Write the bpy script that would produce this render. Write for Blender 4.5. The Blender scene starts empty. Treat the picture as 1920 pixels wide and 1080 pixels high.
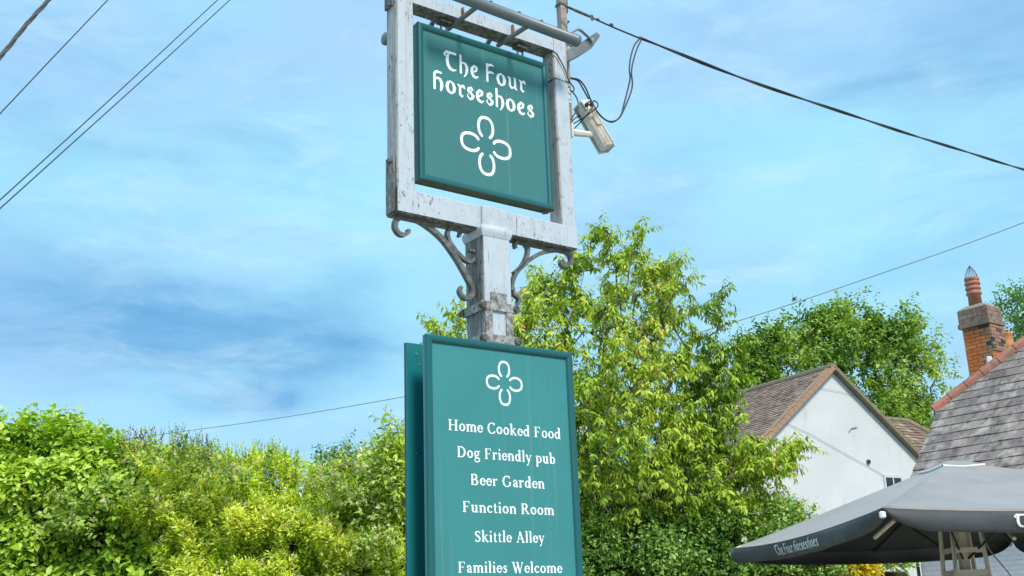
import bpy, bmesh, math, random
import numpy as np
from mathutils import Vector, Matrix
from math import sin, cos, radians, pi, atan2, sqrt

random.seed(7)
RNG = np.random.default_rng(11)
scene = bpy.context.scene
COL = scene.collection

# ------------------------------------------------------------------ camera
FPX, PITCH, ROLL, EYE = 2110.8, .294, -.0362, 1.6
_F = np.array([0, cos(PITCH), sin(PITCH)])
_U0 = np.array([0, -sin(PITCH), cos(PITCH)])
_R0 = np.array([1., 0, 0])
_R = cos(ROLL) * _R0 + sin(ROLL) * _U0
_U = -sin(ROLL) * _R0 + cos(ROLL) * _U0
ORI = np.array([0, 0, EYE])
cam_d = bpy.data.cameras.new('camera')
cam = bpy.data.objects.new('camera', cam_d)
COL.objects.link(cam)
cam_d.sensor_width = 36
cam_d.lens = FPX / 1920 * 36
cam_d.clip_start = .05
cam_d.clip_end = 2000
cam.matrix_world = Matrix(((_R[0], _U[0], -_F[0], 0), (_R[1], _U[1], -_F[1], 0), (_R[2], _U[2], -_F[2], EYE), (0, 0, 0, 1)))
scene.camera = cam

# ------------------------------------------------------------------ light, sky, exposure
SUN_EL, SUN_AZ = radians(46), radians(154)          # azimuth measured clockwise from the view direction (+Y)
sun_dir = Vector((sin(SUN_AZ) * cos(SUN_EL), cos(SUN_AZ) * cos(SUN_EL), sin(SUN_EL)))
sl = bpy.data.lights.new('sun', 'SUN')
sl.energy = 3.7
sl.angle = radians(13)
sl.color = (1.0, .96, .88)
so = bpy.data.objects.new('sun', sl)
COL.objects.link(so)
so.rotation_euler = (-sun_dir).to_track_quat('-Z', 'Y').to_euler()
so.location = (0, 0, 30)
scene.view_settings.view_transform = 'Standard'
scene.view_settings.look = 'None'
scene.view_settings.gamma = 1
scene.view_settings.exposure = 0.12
scene.view_settings.use_curve_mapping = False


def ray(x, y):
    return _F + _R * (x - 960) / FPX + _U * (540 - y) / FPX


def at_y(x, y, Y):
    v = ray(x, y)
    return ORI + v * Y / v[1]


def on_plane(x, y, P, N):
    v = ray(x, y)
    return ORI + v * (np.dot(np.array(P) - ORI, N) / np.dot(v, N))


world = bpy.data.worlds.new('World')
scene.world = world
world.use_nodes = True
nt = world.node_tree
nt.nodes.clear()


class NB:
    def __init__(s, tree):
        s.t = tree

    def n(s, kind, **kw):
        nd = s.t.nodes.new(kind)
        for k, v in kw.items():
            setattr(nd, k, v)
        return nd

    def l(s, a, b):
        s.t.links.new(a, b)

    def val(s, sock, v):
        if hasattr(v, 'links') or isinstance(v, bpy.types.NodeSocket):
            s.l(v, sock)
        else:
            sock.default_value = v

    def m(s, op, a, b=0.0, c=None, clamp=False):
        nd = s.n('ShaderNodeMath', operation=op, use_clamp=clamp)
        s.val(nd.inputs[0], a)
        s.val(nd.inputs[1], b)
        if c is not None:
            s.val(nd.inputs[2], c)
        return nd.outputs[0]

    def mix(s, fac, a, b, mode='MIX'):
        nd = s.n('ShaderNodeMix', data_type='RGBA', blend_type=mode)
        s.val(nd.inputs[0], fac)
        for i, v in ((6, a), (7, b)):
            if isinstance(v, (tuple, list)):
                nd.inputs[i].default_value = (*v[:3], 1)
            else:
                s.l(v, nd.inputs[i])
        return nd.outputs[2]

    def noise(s, vec, scale, detail=4, rough=.55, dist=0.0):
        nd = s.n('ShaderNodeTexNoise')
        nd.inputs['Scale'].default_value = scale
        nd.inputs['Detail'].default_value = detail
        nd.inputs['Roughness'].default_value = rough
        nd.inputs['Distortion'].default_value = dist
        if vec is not None:
            s.l(vec, nd.inputs['Vector'])
        return nd.outputs[0]

    def ramp(s, fac, stops):
        nd = s.n('ShaderNodeValToRGB')
        el = nd.color_ramp.elements
        while len(el) < len(stops):
            el.new(.5)
        for e, (p, c) in zip(el, stops):
            e.position = p
            e.color = (*c[:3], 1) if isinstance(c, (tuple, list)) else (c, c, c, 1)
        s.l(fac, nd.inputs[0])
        return nd.outputs[0]

    def rng(s, v, a, b, c=0.0, d=1.0):
        nd = s.n('ShaderNodeMapRange')
        nd.interpolation_type = 'SMOOTHSTEP'
        s.l(v, nd.inputs[0])
        for i, q in enumerate((a, b, c, d)):
            nd.inputs[i + 1].default_value = q
        return nd.outputs[0]

    def mapping(s, vec, scale=(1, 1, 1), loc=(0, 0, 0)):
        nd = s.n('ShaderNodeMapping')
        nd.inputs['Scale'].default_value = scale
        nd.inputs['Location'].default_value = loc
        s.l(vec, nd.inputs['Vector'])
        return nd.outputs[0]


b = NB(nt)
tc = b.n('ShaderNodeTexCoord').outputs['Generated']
sky = b.n('ShaderNodeTexSky', sky_type='NISHITA')
sky.sun_disc = False
sky.sun_elevation = SUN_EL
sky.sun_rotation = SUN_AZ
sky.air_density = 1.0
sky.dust_density = 1.5
sep = b.n('ShaderNodeSeparateXYZ')
b.l(tc, sep.inputs[0])
AZ = b.m('ARCTAN2', sep.outputs[0], sep.outputs[1])
EL = b.m('ARCSINE', sep.outputs[2])


def blob(px, py, wx, wy, rot=0.0):
    """soft elliptical cloud bank centred on one direction of the sky"""
    v = ray(px, py)
    v = v / np.linalg.norm(v)
    a0, e0 = atan2(v[0], v[1]), math.asin(v[2])
    da = b.m('SUBTRACT', AZ, a0)
    de = b.m('SUBTRACT', EL, e0)
    c, s_ = cos(rot), sin(rot)
    u = b.m('ADD', b.m('MULTIPLY', da, c), b.m('MULTIPLY', de, s_))
    w = b.m('SUBTRACT', b.m('MULTIPLY', de, c), b.m('MULTIPLY', da, s_))
    u = b.m('ADD', u, b.m('MULTIPLY', b.m('SUBTRACT', WARP, .5), wx / FPX * 1.6))
    w = b.m('ADD', w, b.m('MULTIPLY', b.m('SUBTRACT', WARP2, .5), wy / FPX * 2.4))
    q = b.m('ADD', b.m('POWER', b.m('ABSOLUTE', b.m('DIVIDE', u, wx / FPX)), 2), b.m('POWER', b.m('ABSOLUTE', b.m('DIVIDE', w, wy / FPX)), 2))
    return b.m('EXPONENT', b.m('MULTIPLY', q, -1))


vs = b.mapping(tc, (1, 1, 3.2))
WARP = b.noise(vs, 5, 4, .55)
WARP2 = b.noise(b.mapping(tc, (1, 1, 2.4), (3, 1, 2)), 9, 4, .6)
n1 = b.noise(vs, 2.2, 5, .5, .3)
n2 = b.noise(b.mapping(tc, (1, 1, 3.5), (7, 2, 1)), 4.5, 6, .55, .4)
skyc = b.mix(1.0, sky.outputs[0], (.78, .95, 1.06), 'MULTIPLY')
K = 10.0                                            # strength below is 0.1
cyan = (.385 * K, .77 * K, 1.0 * K)
lilac = (.40 * K, .67 * K, .98 * K)
deep = (.14 * K, .40 * K, .71 * K)
veil = b.mix(b.rng(n1, .38, .62), lilac, cyan)
c1 = b.mix(.94, skyc, veil)
brt = b.m('ADD', b.m('MULTIPLY', blob(560, 380, 420, 130), .55), b.m('MULTIPLY', blob(1560, 330, 480, 150, .2), .45), clamp=True)
c2 = b.mix(brt, c1, (.43 * K, .86 * K, 1.0 * K))
n3 = b.noise(b.mapping(tc, (1, 1, 2.6), (2, 5, 8)), 13, 7, .62, .3)
dk = b.m('ADD', b.m('MULTIPLY', b.rng(n2, .50, .74), .32), b.m('MULTIPLY', b.rng(n3, .48, .75), .13))
for args, k in (((440, 652, 240, 62, -.12), 1.15), ((480, 748, 120, 24, .05), 1.0), ((60, 560, 260, 95, -.1), .5), ((140, 655, 260, 40, .05), .45), ((330, 540, 200, 34, -.1), .35), ((640, 640, 120, 50, .1), .4), ((620, 560, 110, 60, .3), .4),
                ((260, 285, 150, 18, 0), .28), ((1870, 60, 260, 130, .3), .55), ((1380, 60, 200, 50, -.3), .25), ((120, 240, 330, 210, .2), .2),
                ((1250, 330, 200, 60, .5), .22), ((1700, 500, 260, 40, .1), .25)):
    dk = b.m('ADD', dk, b.m('MULTIPLY', blob(*args), k))
dk = b.m('MULTIPLY', b.m('MINIMUM', dk, 1.0), b.rng(b.noise(b.mapping(tc, (1, 1, 4)), 14, 5, .6), .2, .75, .72, 1.0))
c3 = b.mix(dk, c2, deep)
wht = b.m('MULTIPLY', b.rng(b.noise(b.mapping(tc, (1, 1, 3.0), (9, 1, 4)), 8, 7, .62, .5), .48, .76), .42)
c3 = b.mix(wht, c3, (.62 * K, .87 * K, 1.0 * K))
low = b.rng(sep.outputs[2], .03, .30, 1.0, 0.0)
c4 = b.mix(b.m('MULTIPLY', low, .55), c3, (.42 * K, .70 * K, 1.0 * K))
bg = b.n('ShaderNodeBackground')
bg.inputs[1].default_value = .1
b.l(c4, bg.inputs[0])
wo = b.n('ShaderNodeOutputWorld')
b.l(bg.outputs[0], wo.inputs[0])


# ------------------------------------------------------------------ materials
def material(name, rough=.6, metallic=0.0, spec=.5):
    m = bpy.data.materials.new(name)
    m.use_nodes = True
    t = NB(m.node_tree)
    p = m.node_tree.nodes['Principled BSDF']
    p.inputs['Roughness'].default_value = rough
    p.inputs['Metallic'].default_value = metallic
    p.inputs['Specular IOR Level'].default_value = spec
    t.p = p
    t.obj = t.n('ShaderNodeTexCoord').outputs['Object']
    t.pos = t.n('ShaderNodeNewGeometry').outputs['Position']
    return m, t


def bump(t, h, strength=.3, dist=.01):
    nd = t.n('ShaderNodeBump')
    nd.inputs['Strength'].default_value = strength
    nd.inputs['Distance'].default_value = dist
    t.l(h, nd.inputs['Height'])
    t.l(nd.outputs[0], t.p.inputs['Normal'])


def varied(name, c0, c1, scale=8, rough=.6, metallic=0, bstr=.2, spec=.5, detail=5, bscale=None):
    m, t = material(name, rough, metallic, spec)
    n = t.noise(t.pos, scale, detail, .6)
    t.l(t.mix(t.rng(n, .3, .7), c0, c1), t.p.inputs['Base Color'])
    if bstr:
        bump(t, t.noise(t.pos, bscale or scale * 4, 4), bstr, .004)
    return m


def paint_mat(name, white, grime_amt, streak=0.0):
    m, t = material(name, .5)
    big = t.noise(t.pos, 3.0, 4, .6)
    fine = t.noise(t.mapping(t.pos, (1, 1, .45)), 55, 5, .75)
    med = t.noise(t.mapping(t.pos, (1, 1, .5), (3, 1, 0)), 16, 6, .7)
    grey = t.mix(t.rng(med, .45, .78), white, (white[0] * .80, white[1] * .80, white[2] * .80))
    thr = t.m('ADD', t.m('MULTIPLY', t.m('SUBTRACT', big, .5), .45), fine)
    spots = t.rng(thr, .66 - grime_amt, .74 - grime_amt * .9)
    c = t.mix(t.m('MULTIPLY', spots, .8), grey, (.085, .08, .075))
    # flaked patches of bare wood
    fl = t.noise(t.mapping(t.pos, (1, 1, .6), (9, 4, 2)), 11, 6, .72, .4)
    flake = t.rng(fl, .715 - grime_amt * .6, .73 - grime_amt * .6)
    wood = t.mix(t.rng(t.noise(t.mapping(t.pos, (30, 30, 3)), 4, 4), .35, .65), (.055, .04, .03), (.20, .13, .07))
    c = t.mix(flake, c, wood)
    wr = t.noise(t.mapping(t.pos, (34, 34, 1.1), (2, 7, 1)), 1.0, 5, .62)
    c = t.mix(t.m('MULTIPLY', t.rng(wr, .56, .70), .28), c, (.26, .21, .16))
    cr = t.noise(t.mapping(t.pos, (60, 60, 5), (4, 1, 3)), 1.0, 4, .7, .5)
    c = t.mix(t.m('MULTIPLY', t.rng(cr, .64, .68), .75), c, (.10, .085, .07))
    if streak:
        stv = t.noise(t.mapping(t.pos, (28, 28, 1.2)), 1.0, 4, .6)
        c = t.mix(t.m('MULTIPLY', t.rng(stv, .38, .62), streak), c, (.06, .057, .052))
    t.l(c, t.p.inputs['Base Color'])
    h = t.m('SUBTRACT', t.m('MULTIPLY', med, .3), t.m('ADD', t.m('MULTIPLY', flake, .7), t.m('MULTIPLY', spots, .3)))
    bump(t, h, .5, .004)
    return m


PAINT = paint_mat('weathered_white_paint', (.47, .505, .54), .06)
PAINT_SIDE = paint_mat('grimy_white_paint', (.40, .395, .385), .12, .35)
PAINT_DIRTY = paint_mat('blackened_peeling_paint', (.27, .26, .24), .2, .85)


def teal_mat(name, col, dirt):
    m, t = material(name, .34)
    n = t.noise(t.pos, 1.6, 4, .5)
    c = t.mix(t.rng(n, .3, .7), col, tuple(x * .9 for x in col))
    st = t.noise(t.mapping(t.pos, (22, 22, .35)), 1.0, 5, .65)
    c = t.mix(t.m('MULTIPLY', t.rng(st, .56, .74), dirt), c, (.30, .36, .34))
    sp = t.noise(t.pos, 90, 2, .5)
    c = t.mix(t.m('MULTIPLY', t.rng(sp, .72, .78), dirt * 1.6), c, (.55, .6, .58))
    # lichen-pale bloom patches
    bl = t.noise(t.mapping(t.pos, (1, 1, 1.6), (4, 4, 4)), 3.4, 5, .62)
    c = t.mix(t.m('MULTIPLY', t.rng(bl, .5, .72), dirt * .8), c, tuple(min(1, x * .72) for x in col))
    t.l(c, t.p.inputs['Base Color'])
    t.l(t.rng(n, .3, .7, .28, .42), t.p.inputs['Roughness'])
    bump(t, t.noise(t.pos, 40, 3), .04, .002)
    return m


TEAL_UP = teal_mat('weathered_teal_enamel', (.046, .182, .175), .34)
TEAL = teal_mat('teal_enamel', (.042, .226, .222), .14)
TEAL_BACK = teal_mat('unfaded_shaded_teal', (.010, .16, .17), .04)  # rear board: less faded teal with its shade put into the colour
TEAL_EDGE = teal_mat('teal_moulding_paint', (.008, .105, .108), .06)
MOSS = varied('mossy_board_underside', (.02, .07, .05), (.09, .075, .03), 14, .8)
LETTER, _t = material('white_lettering_vinyl', .45)
_n = _t.noise(_t.pos, 60, 4, .6)
_t.l(_t.mix(_t.rng(_n, .45, .8), (.86, .88, .88), (.66, .70, .70)), _t.p.inputs['Base Color'])
IRON = varied('grey_wrought_iron', (.085, .085, .085), (.20, .195, .185), 26, .6, .3, .4)
IRON_FLAKE = varied('flaked_grey_iron', (.10, .095, .085), (.42, .41, .39), 32, .7, .15, .5, detail=6)
IRON_DARK = varied('dark_weathered_iron', (.05, .048, .045), (.16, .15, .135), 30, .7, .2, .4)
LAMP_GREY = varied('grey_powder_coat', (.115, .14, .15), (.15, .175, .185), 6, .42, .1, .05)
LAMP_DARK = varied('dark_lamp_casing', (.14, .145, .15), (.20, .205, .205), 12, .5, .1, .2)
RUST = varied('rusty_steel', (.14, .05, .03), (.25, .16, .10), 30, .8, .2, .4)
CABLE = varied('black_cable_sheath', (.016, .016, .018), (.03, .03, .032), 20, .5, 0, 0)
CABLE_G = varied('grey_twisted_cable', (.03, .032, .028), (.08, .08, .07), 40, .6, 0, .5)
WIRE_G = varied('grey_far_wire', (.20, .22, .25), (.24, .26, .29), 5, .6, 0, 0)
CCTV = varied('cream_aged_casing', (.56, .54, .49), (.70, .68, .64), 12, .5, 0, .1)
CCTV_D = varied('tan_camera_underside', (.36, .29, .22), (.50, .43, .35), 18, .6, 0, .1)
BLACK = varied('black_rubber', (.012, .012, .012), (.02, .02, .02), 20, .5, 0, 0)
STEEL = varied('bright_bolt_steel', (.5, .5, .5), (.6, .6, .6), 20, .35, .9, 0)
MAST = varied('weathered_mast_timber', (.20, .165, .13), (.36, .31, .26), 18, .8, 0, .4)


def render_wall(name, c0, c1, courses=False):
    m, t = material(name, .85)
    n = t.noise(t.pos, .55, 6, .6)
    n2_ = t.noise(t.mapping(t.pos, (1, 1, .3)), 3.0, 6, .65)
    c = t.mix(t.rng(n, .3, .7), c0, c1)
    c = t.mix(t.m('MULTIPLY', t.rng(n2_, .52, .8), .6), c, tuple(x * .74 for x in c0))
    n4_ = t.noise(t.mapping(t.pos, (5, 5, .35), (1, 2, 3)), 1.0, 6, .65)
    c = t.mix(t.m('MULTIPLY', t.rng(n4_, .58, .76), .18), c, (c0[0] * .62, c0[1] * .60, c0[2] * .54))
    n5_ = t.noise(t.pos, 26, 3, .6)
    c = t.mix(t.m('MULTIPLY', t.rng(n5_, .68, .76), .2), c, (c0[0] * .5, c0[1] * .5, c0[2] * .48))
    t.l(c, t.p.inputs['Base Color'])
    bump(t, t.noise(t.pos, 22, 5, .7), .3, .01)
    return m


WALL_HOUSE = render_wall('white_house_render', (.56, .555, .545), (.63, .625, .615))
WALL_PUB = render_wall('white_painted_brick', (.70, .70, .70), (.77, .77, .77))


def per_object(name, stops, rough=.8, scale=9, mott=.35, dark=(.05, .05, .05), light=None, bstr=.5, stretch=(1, 1, 1)):
    """masonry colour that differs from piece to piece (Object Info random) and inside each piece"""
    m, t = material(name, rough)
    rnd = t.n('ShaderNodeObjectInfo').outputs['Random']
    c = t.ramp(rnd, stops)
    n = t.noise(t.mapping(t.pos, stretch), scale, 6, .65)
    c = t.mix(t.m('MULTIPLY', t.rng(n, .45, .68), mott), c, dark)
    if light:
        n3 = t.noise(t.mapping(t.pos, (1, 1, 1), (5, 3, 1)), scale * .6, 6, .7)
        c = t.mix(t.m('MULTIPLY', t.rng(n3, .50, .68), .6), c, light)
    t.l(c, t.p.inputs['Base Color'])
    bump(t, t.noise(t.pos, scale * 6, 4), bstr, .006)
    return m


SLATE = per_object('weathered_grey_slate', ((0, (.15, .115, .10)), (.2, (.30, .245, .215)), (.45, (.20, .165, .15)), (.6, (.27, .20, .185)), (.85, (.34, .28, .25)), (1, (.24, .215, .195))), .8, 5.5, .8, (.085, .065, .06), (.56, .48, .42), .5, (1, 1, .45))
BRICK_O = per_object('soft_orange_brick', ((0, (.60, .15, .035)), (.4, (.68, .20, .05)), (.7, (.52, .15, .05)), (1, (.70, .25, .08))), .85, 14, .35, (.22, .09, .05))
BRICK_B = per_object('sooty_brown_brick', ((0, (.26, .15, .10)), (.3, (.38, .20, .125)), (.6, (.30, .19, .14)), (.8, (.42, .19, .10)), (.9, (.05, .043, .04)), (1, (.045, .04, .038))), .9, 14, .45, (.07, .06, .055))
BRICK_CAP = per_object('lichened_cap_brick', ((0, (.24, .15, .11)), (.5, (.32, .20, .145)), (1, (.18, .13, .10))), .9, 9, .6, (.07, .06, .05), (.34, .29, .23))
MORTAR = varied('lime_mortar', (.34, .27, .21), (.24, .19, .15), 14, .95, 0, .5)
HIP = per_object('terracotta_hip_tile', ((0, (.38, .13, .085)), (.5, (.45, .17, .115)), (1, (.34, .14, .10))), .8, 10, .4, (.13, .07, .055), (.42, .27, .21))
TERRA = varied('terracotta_pot', (.33, .115, .075), (.42, .17, .115), 9, .8, 0, .3)
TERRA_O = varied('orange_terracotta', (.62, .27, .09), (.55, .22, .08), 9, .8, 0, .3)
RIDGE = varied('mossy_ridge_tile', (.24, .19, .13), (.17, .155, .085), 9, .9, 0, .5)


def roof_tile_mat(name, c0, c1, c2, c3):
    m, t = material(name, .9)
    at = t.n('ShaderNodeAttribute', attribute_name='tint').outputs['Fac']
    c = t.ramp(at, ((0, c0), (.4, c1), (.75, c2), (1, c3)))
    n = t.noise(t.pos, 1.4, 5, .6)
    c = t.mix(t.m('MULTIPLY', t.rng(n, .48, .75), .5), c, tuple(x * .5 for x in c0))
    t.l(c, t.p.inputs['Base Color'])
    bump(t, t.noise(t.pos, 40, 3), .4, .006)
    return m


TILES = roof_tile_mat('brown_clay_tiles', (.20, .135, .105), (.30, .205, .155), (.36, .26, .20), (.52, .46, .37))
TILES_VERGE = varied('orange_verge_tiles', (.40, .22, .13), (.30, .20, .13), 7, .9, 0, .5)
TILES_B = roof_tile_mat('lichened_clay_tiles', (.14, .09, .07), (.22, .145, .11), (.28, .20, .14), (.42, .36, .20))
WOODTRIM = varied('dark_barge_board', (.15, .12, .09), (.24, .2, .16), 8, .8, 0, .3)
GLASS_D, _t = material('dark_window_glass', .08)
_t.p.inputs['Base Color'].default_value = (.02, .025, .03, 1)
FRAME_W = varied('pale_window_frame', (.50, .52, .48), (.6, .6, .57), 9, .5, 0, 0)
BARK = varied('grey_brown_bark', (.09, .08, .06), (.17, .15, .12), 14, .9, 0, .6)
TWIG = varied('green_brown_twig', (.10, .12, .03), (.18, .17, .07), 14, .8, 0, 0)


def leaf_mat(name, stops, trans=.36, rough=.5, tcol=(1.05, 1.0, .4)):
    m, t = material(name, rough, 0, .3)
    at = t.n('ShaderNodeAttribute', attribute_name='tint').outputs['Fac']
    c = t.ramp(at, stops)
    t.l(c, t.p.inputs['Base Color'])
    tr = t.n('ShaderNodeBsdfTranslucent')
    t.l(t.mix(1.0, c, tcol, 'MULTIPLY'), tr.inputs[0])
    mx = t.n('ShaderNodeMixShader')
    mx.inputs[0].default_value = trans
    t.l(t.p.outputs[0], mx.inputs[1])
    t.l(tr.outputs[0], mx.inputs[2])
    out = [n for n in m.node_tree.nodes if n.type == 'OUTPUT_MATERIAL'][0]
    t.l(mx.outputs[0], out.inputs[0])
    return m


L_BROAD = leaf_mat('broad_shrub_leaf', ((0, (.06, .16, .02)), (.3, (.30, .50, .04)), (.65, (.58, .76, .08)), (1, (.80, .88, .28))))
L_PRIVET = leaf_mat('privet_leaf', ((0, (.06, .17, .02)), (.22, (.34, .54, .03)), (.52, (.70, .84, .06)), (1, (.96, .94, .30))))
L_BRAMBLE = leaf_mat('bramble_leaf', ((0, (.07, .15, .02)), (.5, (.31, .45, .07)), (.85, (.54, .68, .16)), (1, (.60, .64, .24))))
L_CHERRY = leaf_mat('cherry_leaf', ((0, (.05, .12, .02)), (.34, (.24, .40, .03)), (.64, (.52, .66, .06)), (.92, (.76, .78, .18)), (1, (.58, .30, .12))))
L_IVY = leaf_mat('dark_shrub_leaf', ((0, (.035, .10, .02)), (.4, (.14, .30, .04)), (.75, (.40, .58, .12)), (1, (.66, .76, .34))))
L_OAK = leaf_mat('far_tree_leaf', ((0, (.04, .11, .02)), (.4, (.19, .35, .04)), (.75, (.42, .58, .09)), (1, (.58, .68, .20))))
L_ASH = leaf_mat('ash_tree_leaf', ((0, (.05, .16, .03)), (.5, (.14, .31, .06)), (1, (.32, .46, .14))))
L_YELLOW = leaf_mat('golden_shrub_leaf', ((0, (.50, .38, .01)), (.5, (.80, .62, .02)), (1, (.9, .78, .06))), .3)
L_FLOWER = leaf_mat('cream_blossom', ((0, (.66, .56, .34)), (.6, (.80, .72, .46)), (1, (.86, .80, .58))), .35, .6, (1, 1, .9))
L_PINK = leaf_mat('pale_pink_blossom', ((0, (.62, .36, .28)), (.6, (.76, .55, .44)), (1, (.84, .72, .60))), .35, .6, (1, .95, .9))
L_BROWNSHOOT = leaf_mat('reddish_new_shoots', ((0, (.12, .10, .05)), (.5, (.24, .17, .10)), (1, (.36, .30, .18))))
CORE = varied('painted_shade_twigs', (.012, .016, .008), (.03, .032, .018), 6, 1, 0, .5)  # near-black twig mass: shade of the leaf gaps is in its colour
CANVAS, _t = material('grey_canvas', .82)
_n = _t.noise(_t.pos, 2.2, 5, .6)
_t.l(_t.mix(_t.rng(_n, .3, .7), (.235, .192, .172), (.30, .245, .222)), _t.p.inputs['Base Color'])
_t.p.inputs['Sheen Weight'].default_value = .6
_t.p.inputs['Sheen Roughness'].default_value = .4
_w = _t.noise(_t.mapping(_t.pos, (1, 1, 1), (3, 3, 3)), 2.6, 6, .6, .6)
_cr = _t.noise(_t.mapping(_t.pos, (1.0, .25, 1)), 7, 3, .5, 1.5)
bump(_t, _t.m('ADD', _w, _t.m('MULTIPLY', _cr, .35)), .55, .03)
VALANCE, _t = material('black_grey_valance_canvas', .7)
_n = _t.noise(_t.pos, 3, 5, .6)
_t.l(_t.mix(_t.rng(_n, .3, .7), (.035, .036, .039), (.060, .061, .064)), _t.p.inputs['Base Color'])
_t.p.inputs['Sheen Weight'].default_value = .12
bump(_t, _t.noise(_t.mapping(_t.pos, (1, 1, 1.5)), 5, 4), .3, .03)
BEIGE = varied('beige_coated_steel', (.58, .49, .38), (.68, .59, .47), 8, .5, .1, .08)
WHITE_PL = varied('white_plastic', (.75, .75, .73), (.8, .8, .78), 10, .4, 0, 0)


# ------------------------------------------------------------------ object helpers
def tag(o, label=None, cat=None, group=None, kind=None):
    if label:
        o['label'] = label
    if cat:
        o['category'] = cat
    if group:
        o['group'] = group
    if kind:
        o['kind'] = kind
    return o


def mesh_obj(name, verts, faces, mat, parent=None, smooth=False, mats=None, midx=None):
    me = bpy.data.meshes.new(name)
    me.from_pydata([tuple(map(float, v)) for v in verts], [], faces)
    for m in (mats or [mat]):
        me.materials.append(m)
    if midx is not None:
        me.polygons.foreach_set('material_index', midx)
    if smooth:
        me.polygons.foreach_set('use_smooth', [True] * len(me.polygons))
    me.validate()
    me.update()
    o = bpy.data.objects.new(name, me)
    COL.objects.link(o)
    if parent is not None:
        o.parent = parent
        o.matrix_parent_inverse = Matrix.Translation(-parent.location)
    return o


def empty(name, loc, label, cat, group=None, kind=None):
    o = bpy.data.objects.new(name, None)
    COL.objects.link(o)
    o.location = tuple(map(float, loc))
    o.empty_display_size = .1
    return tag(o, label, cat, group, kind)


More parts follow.
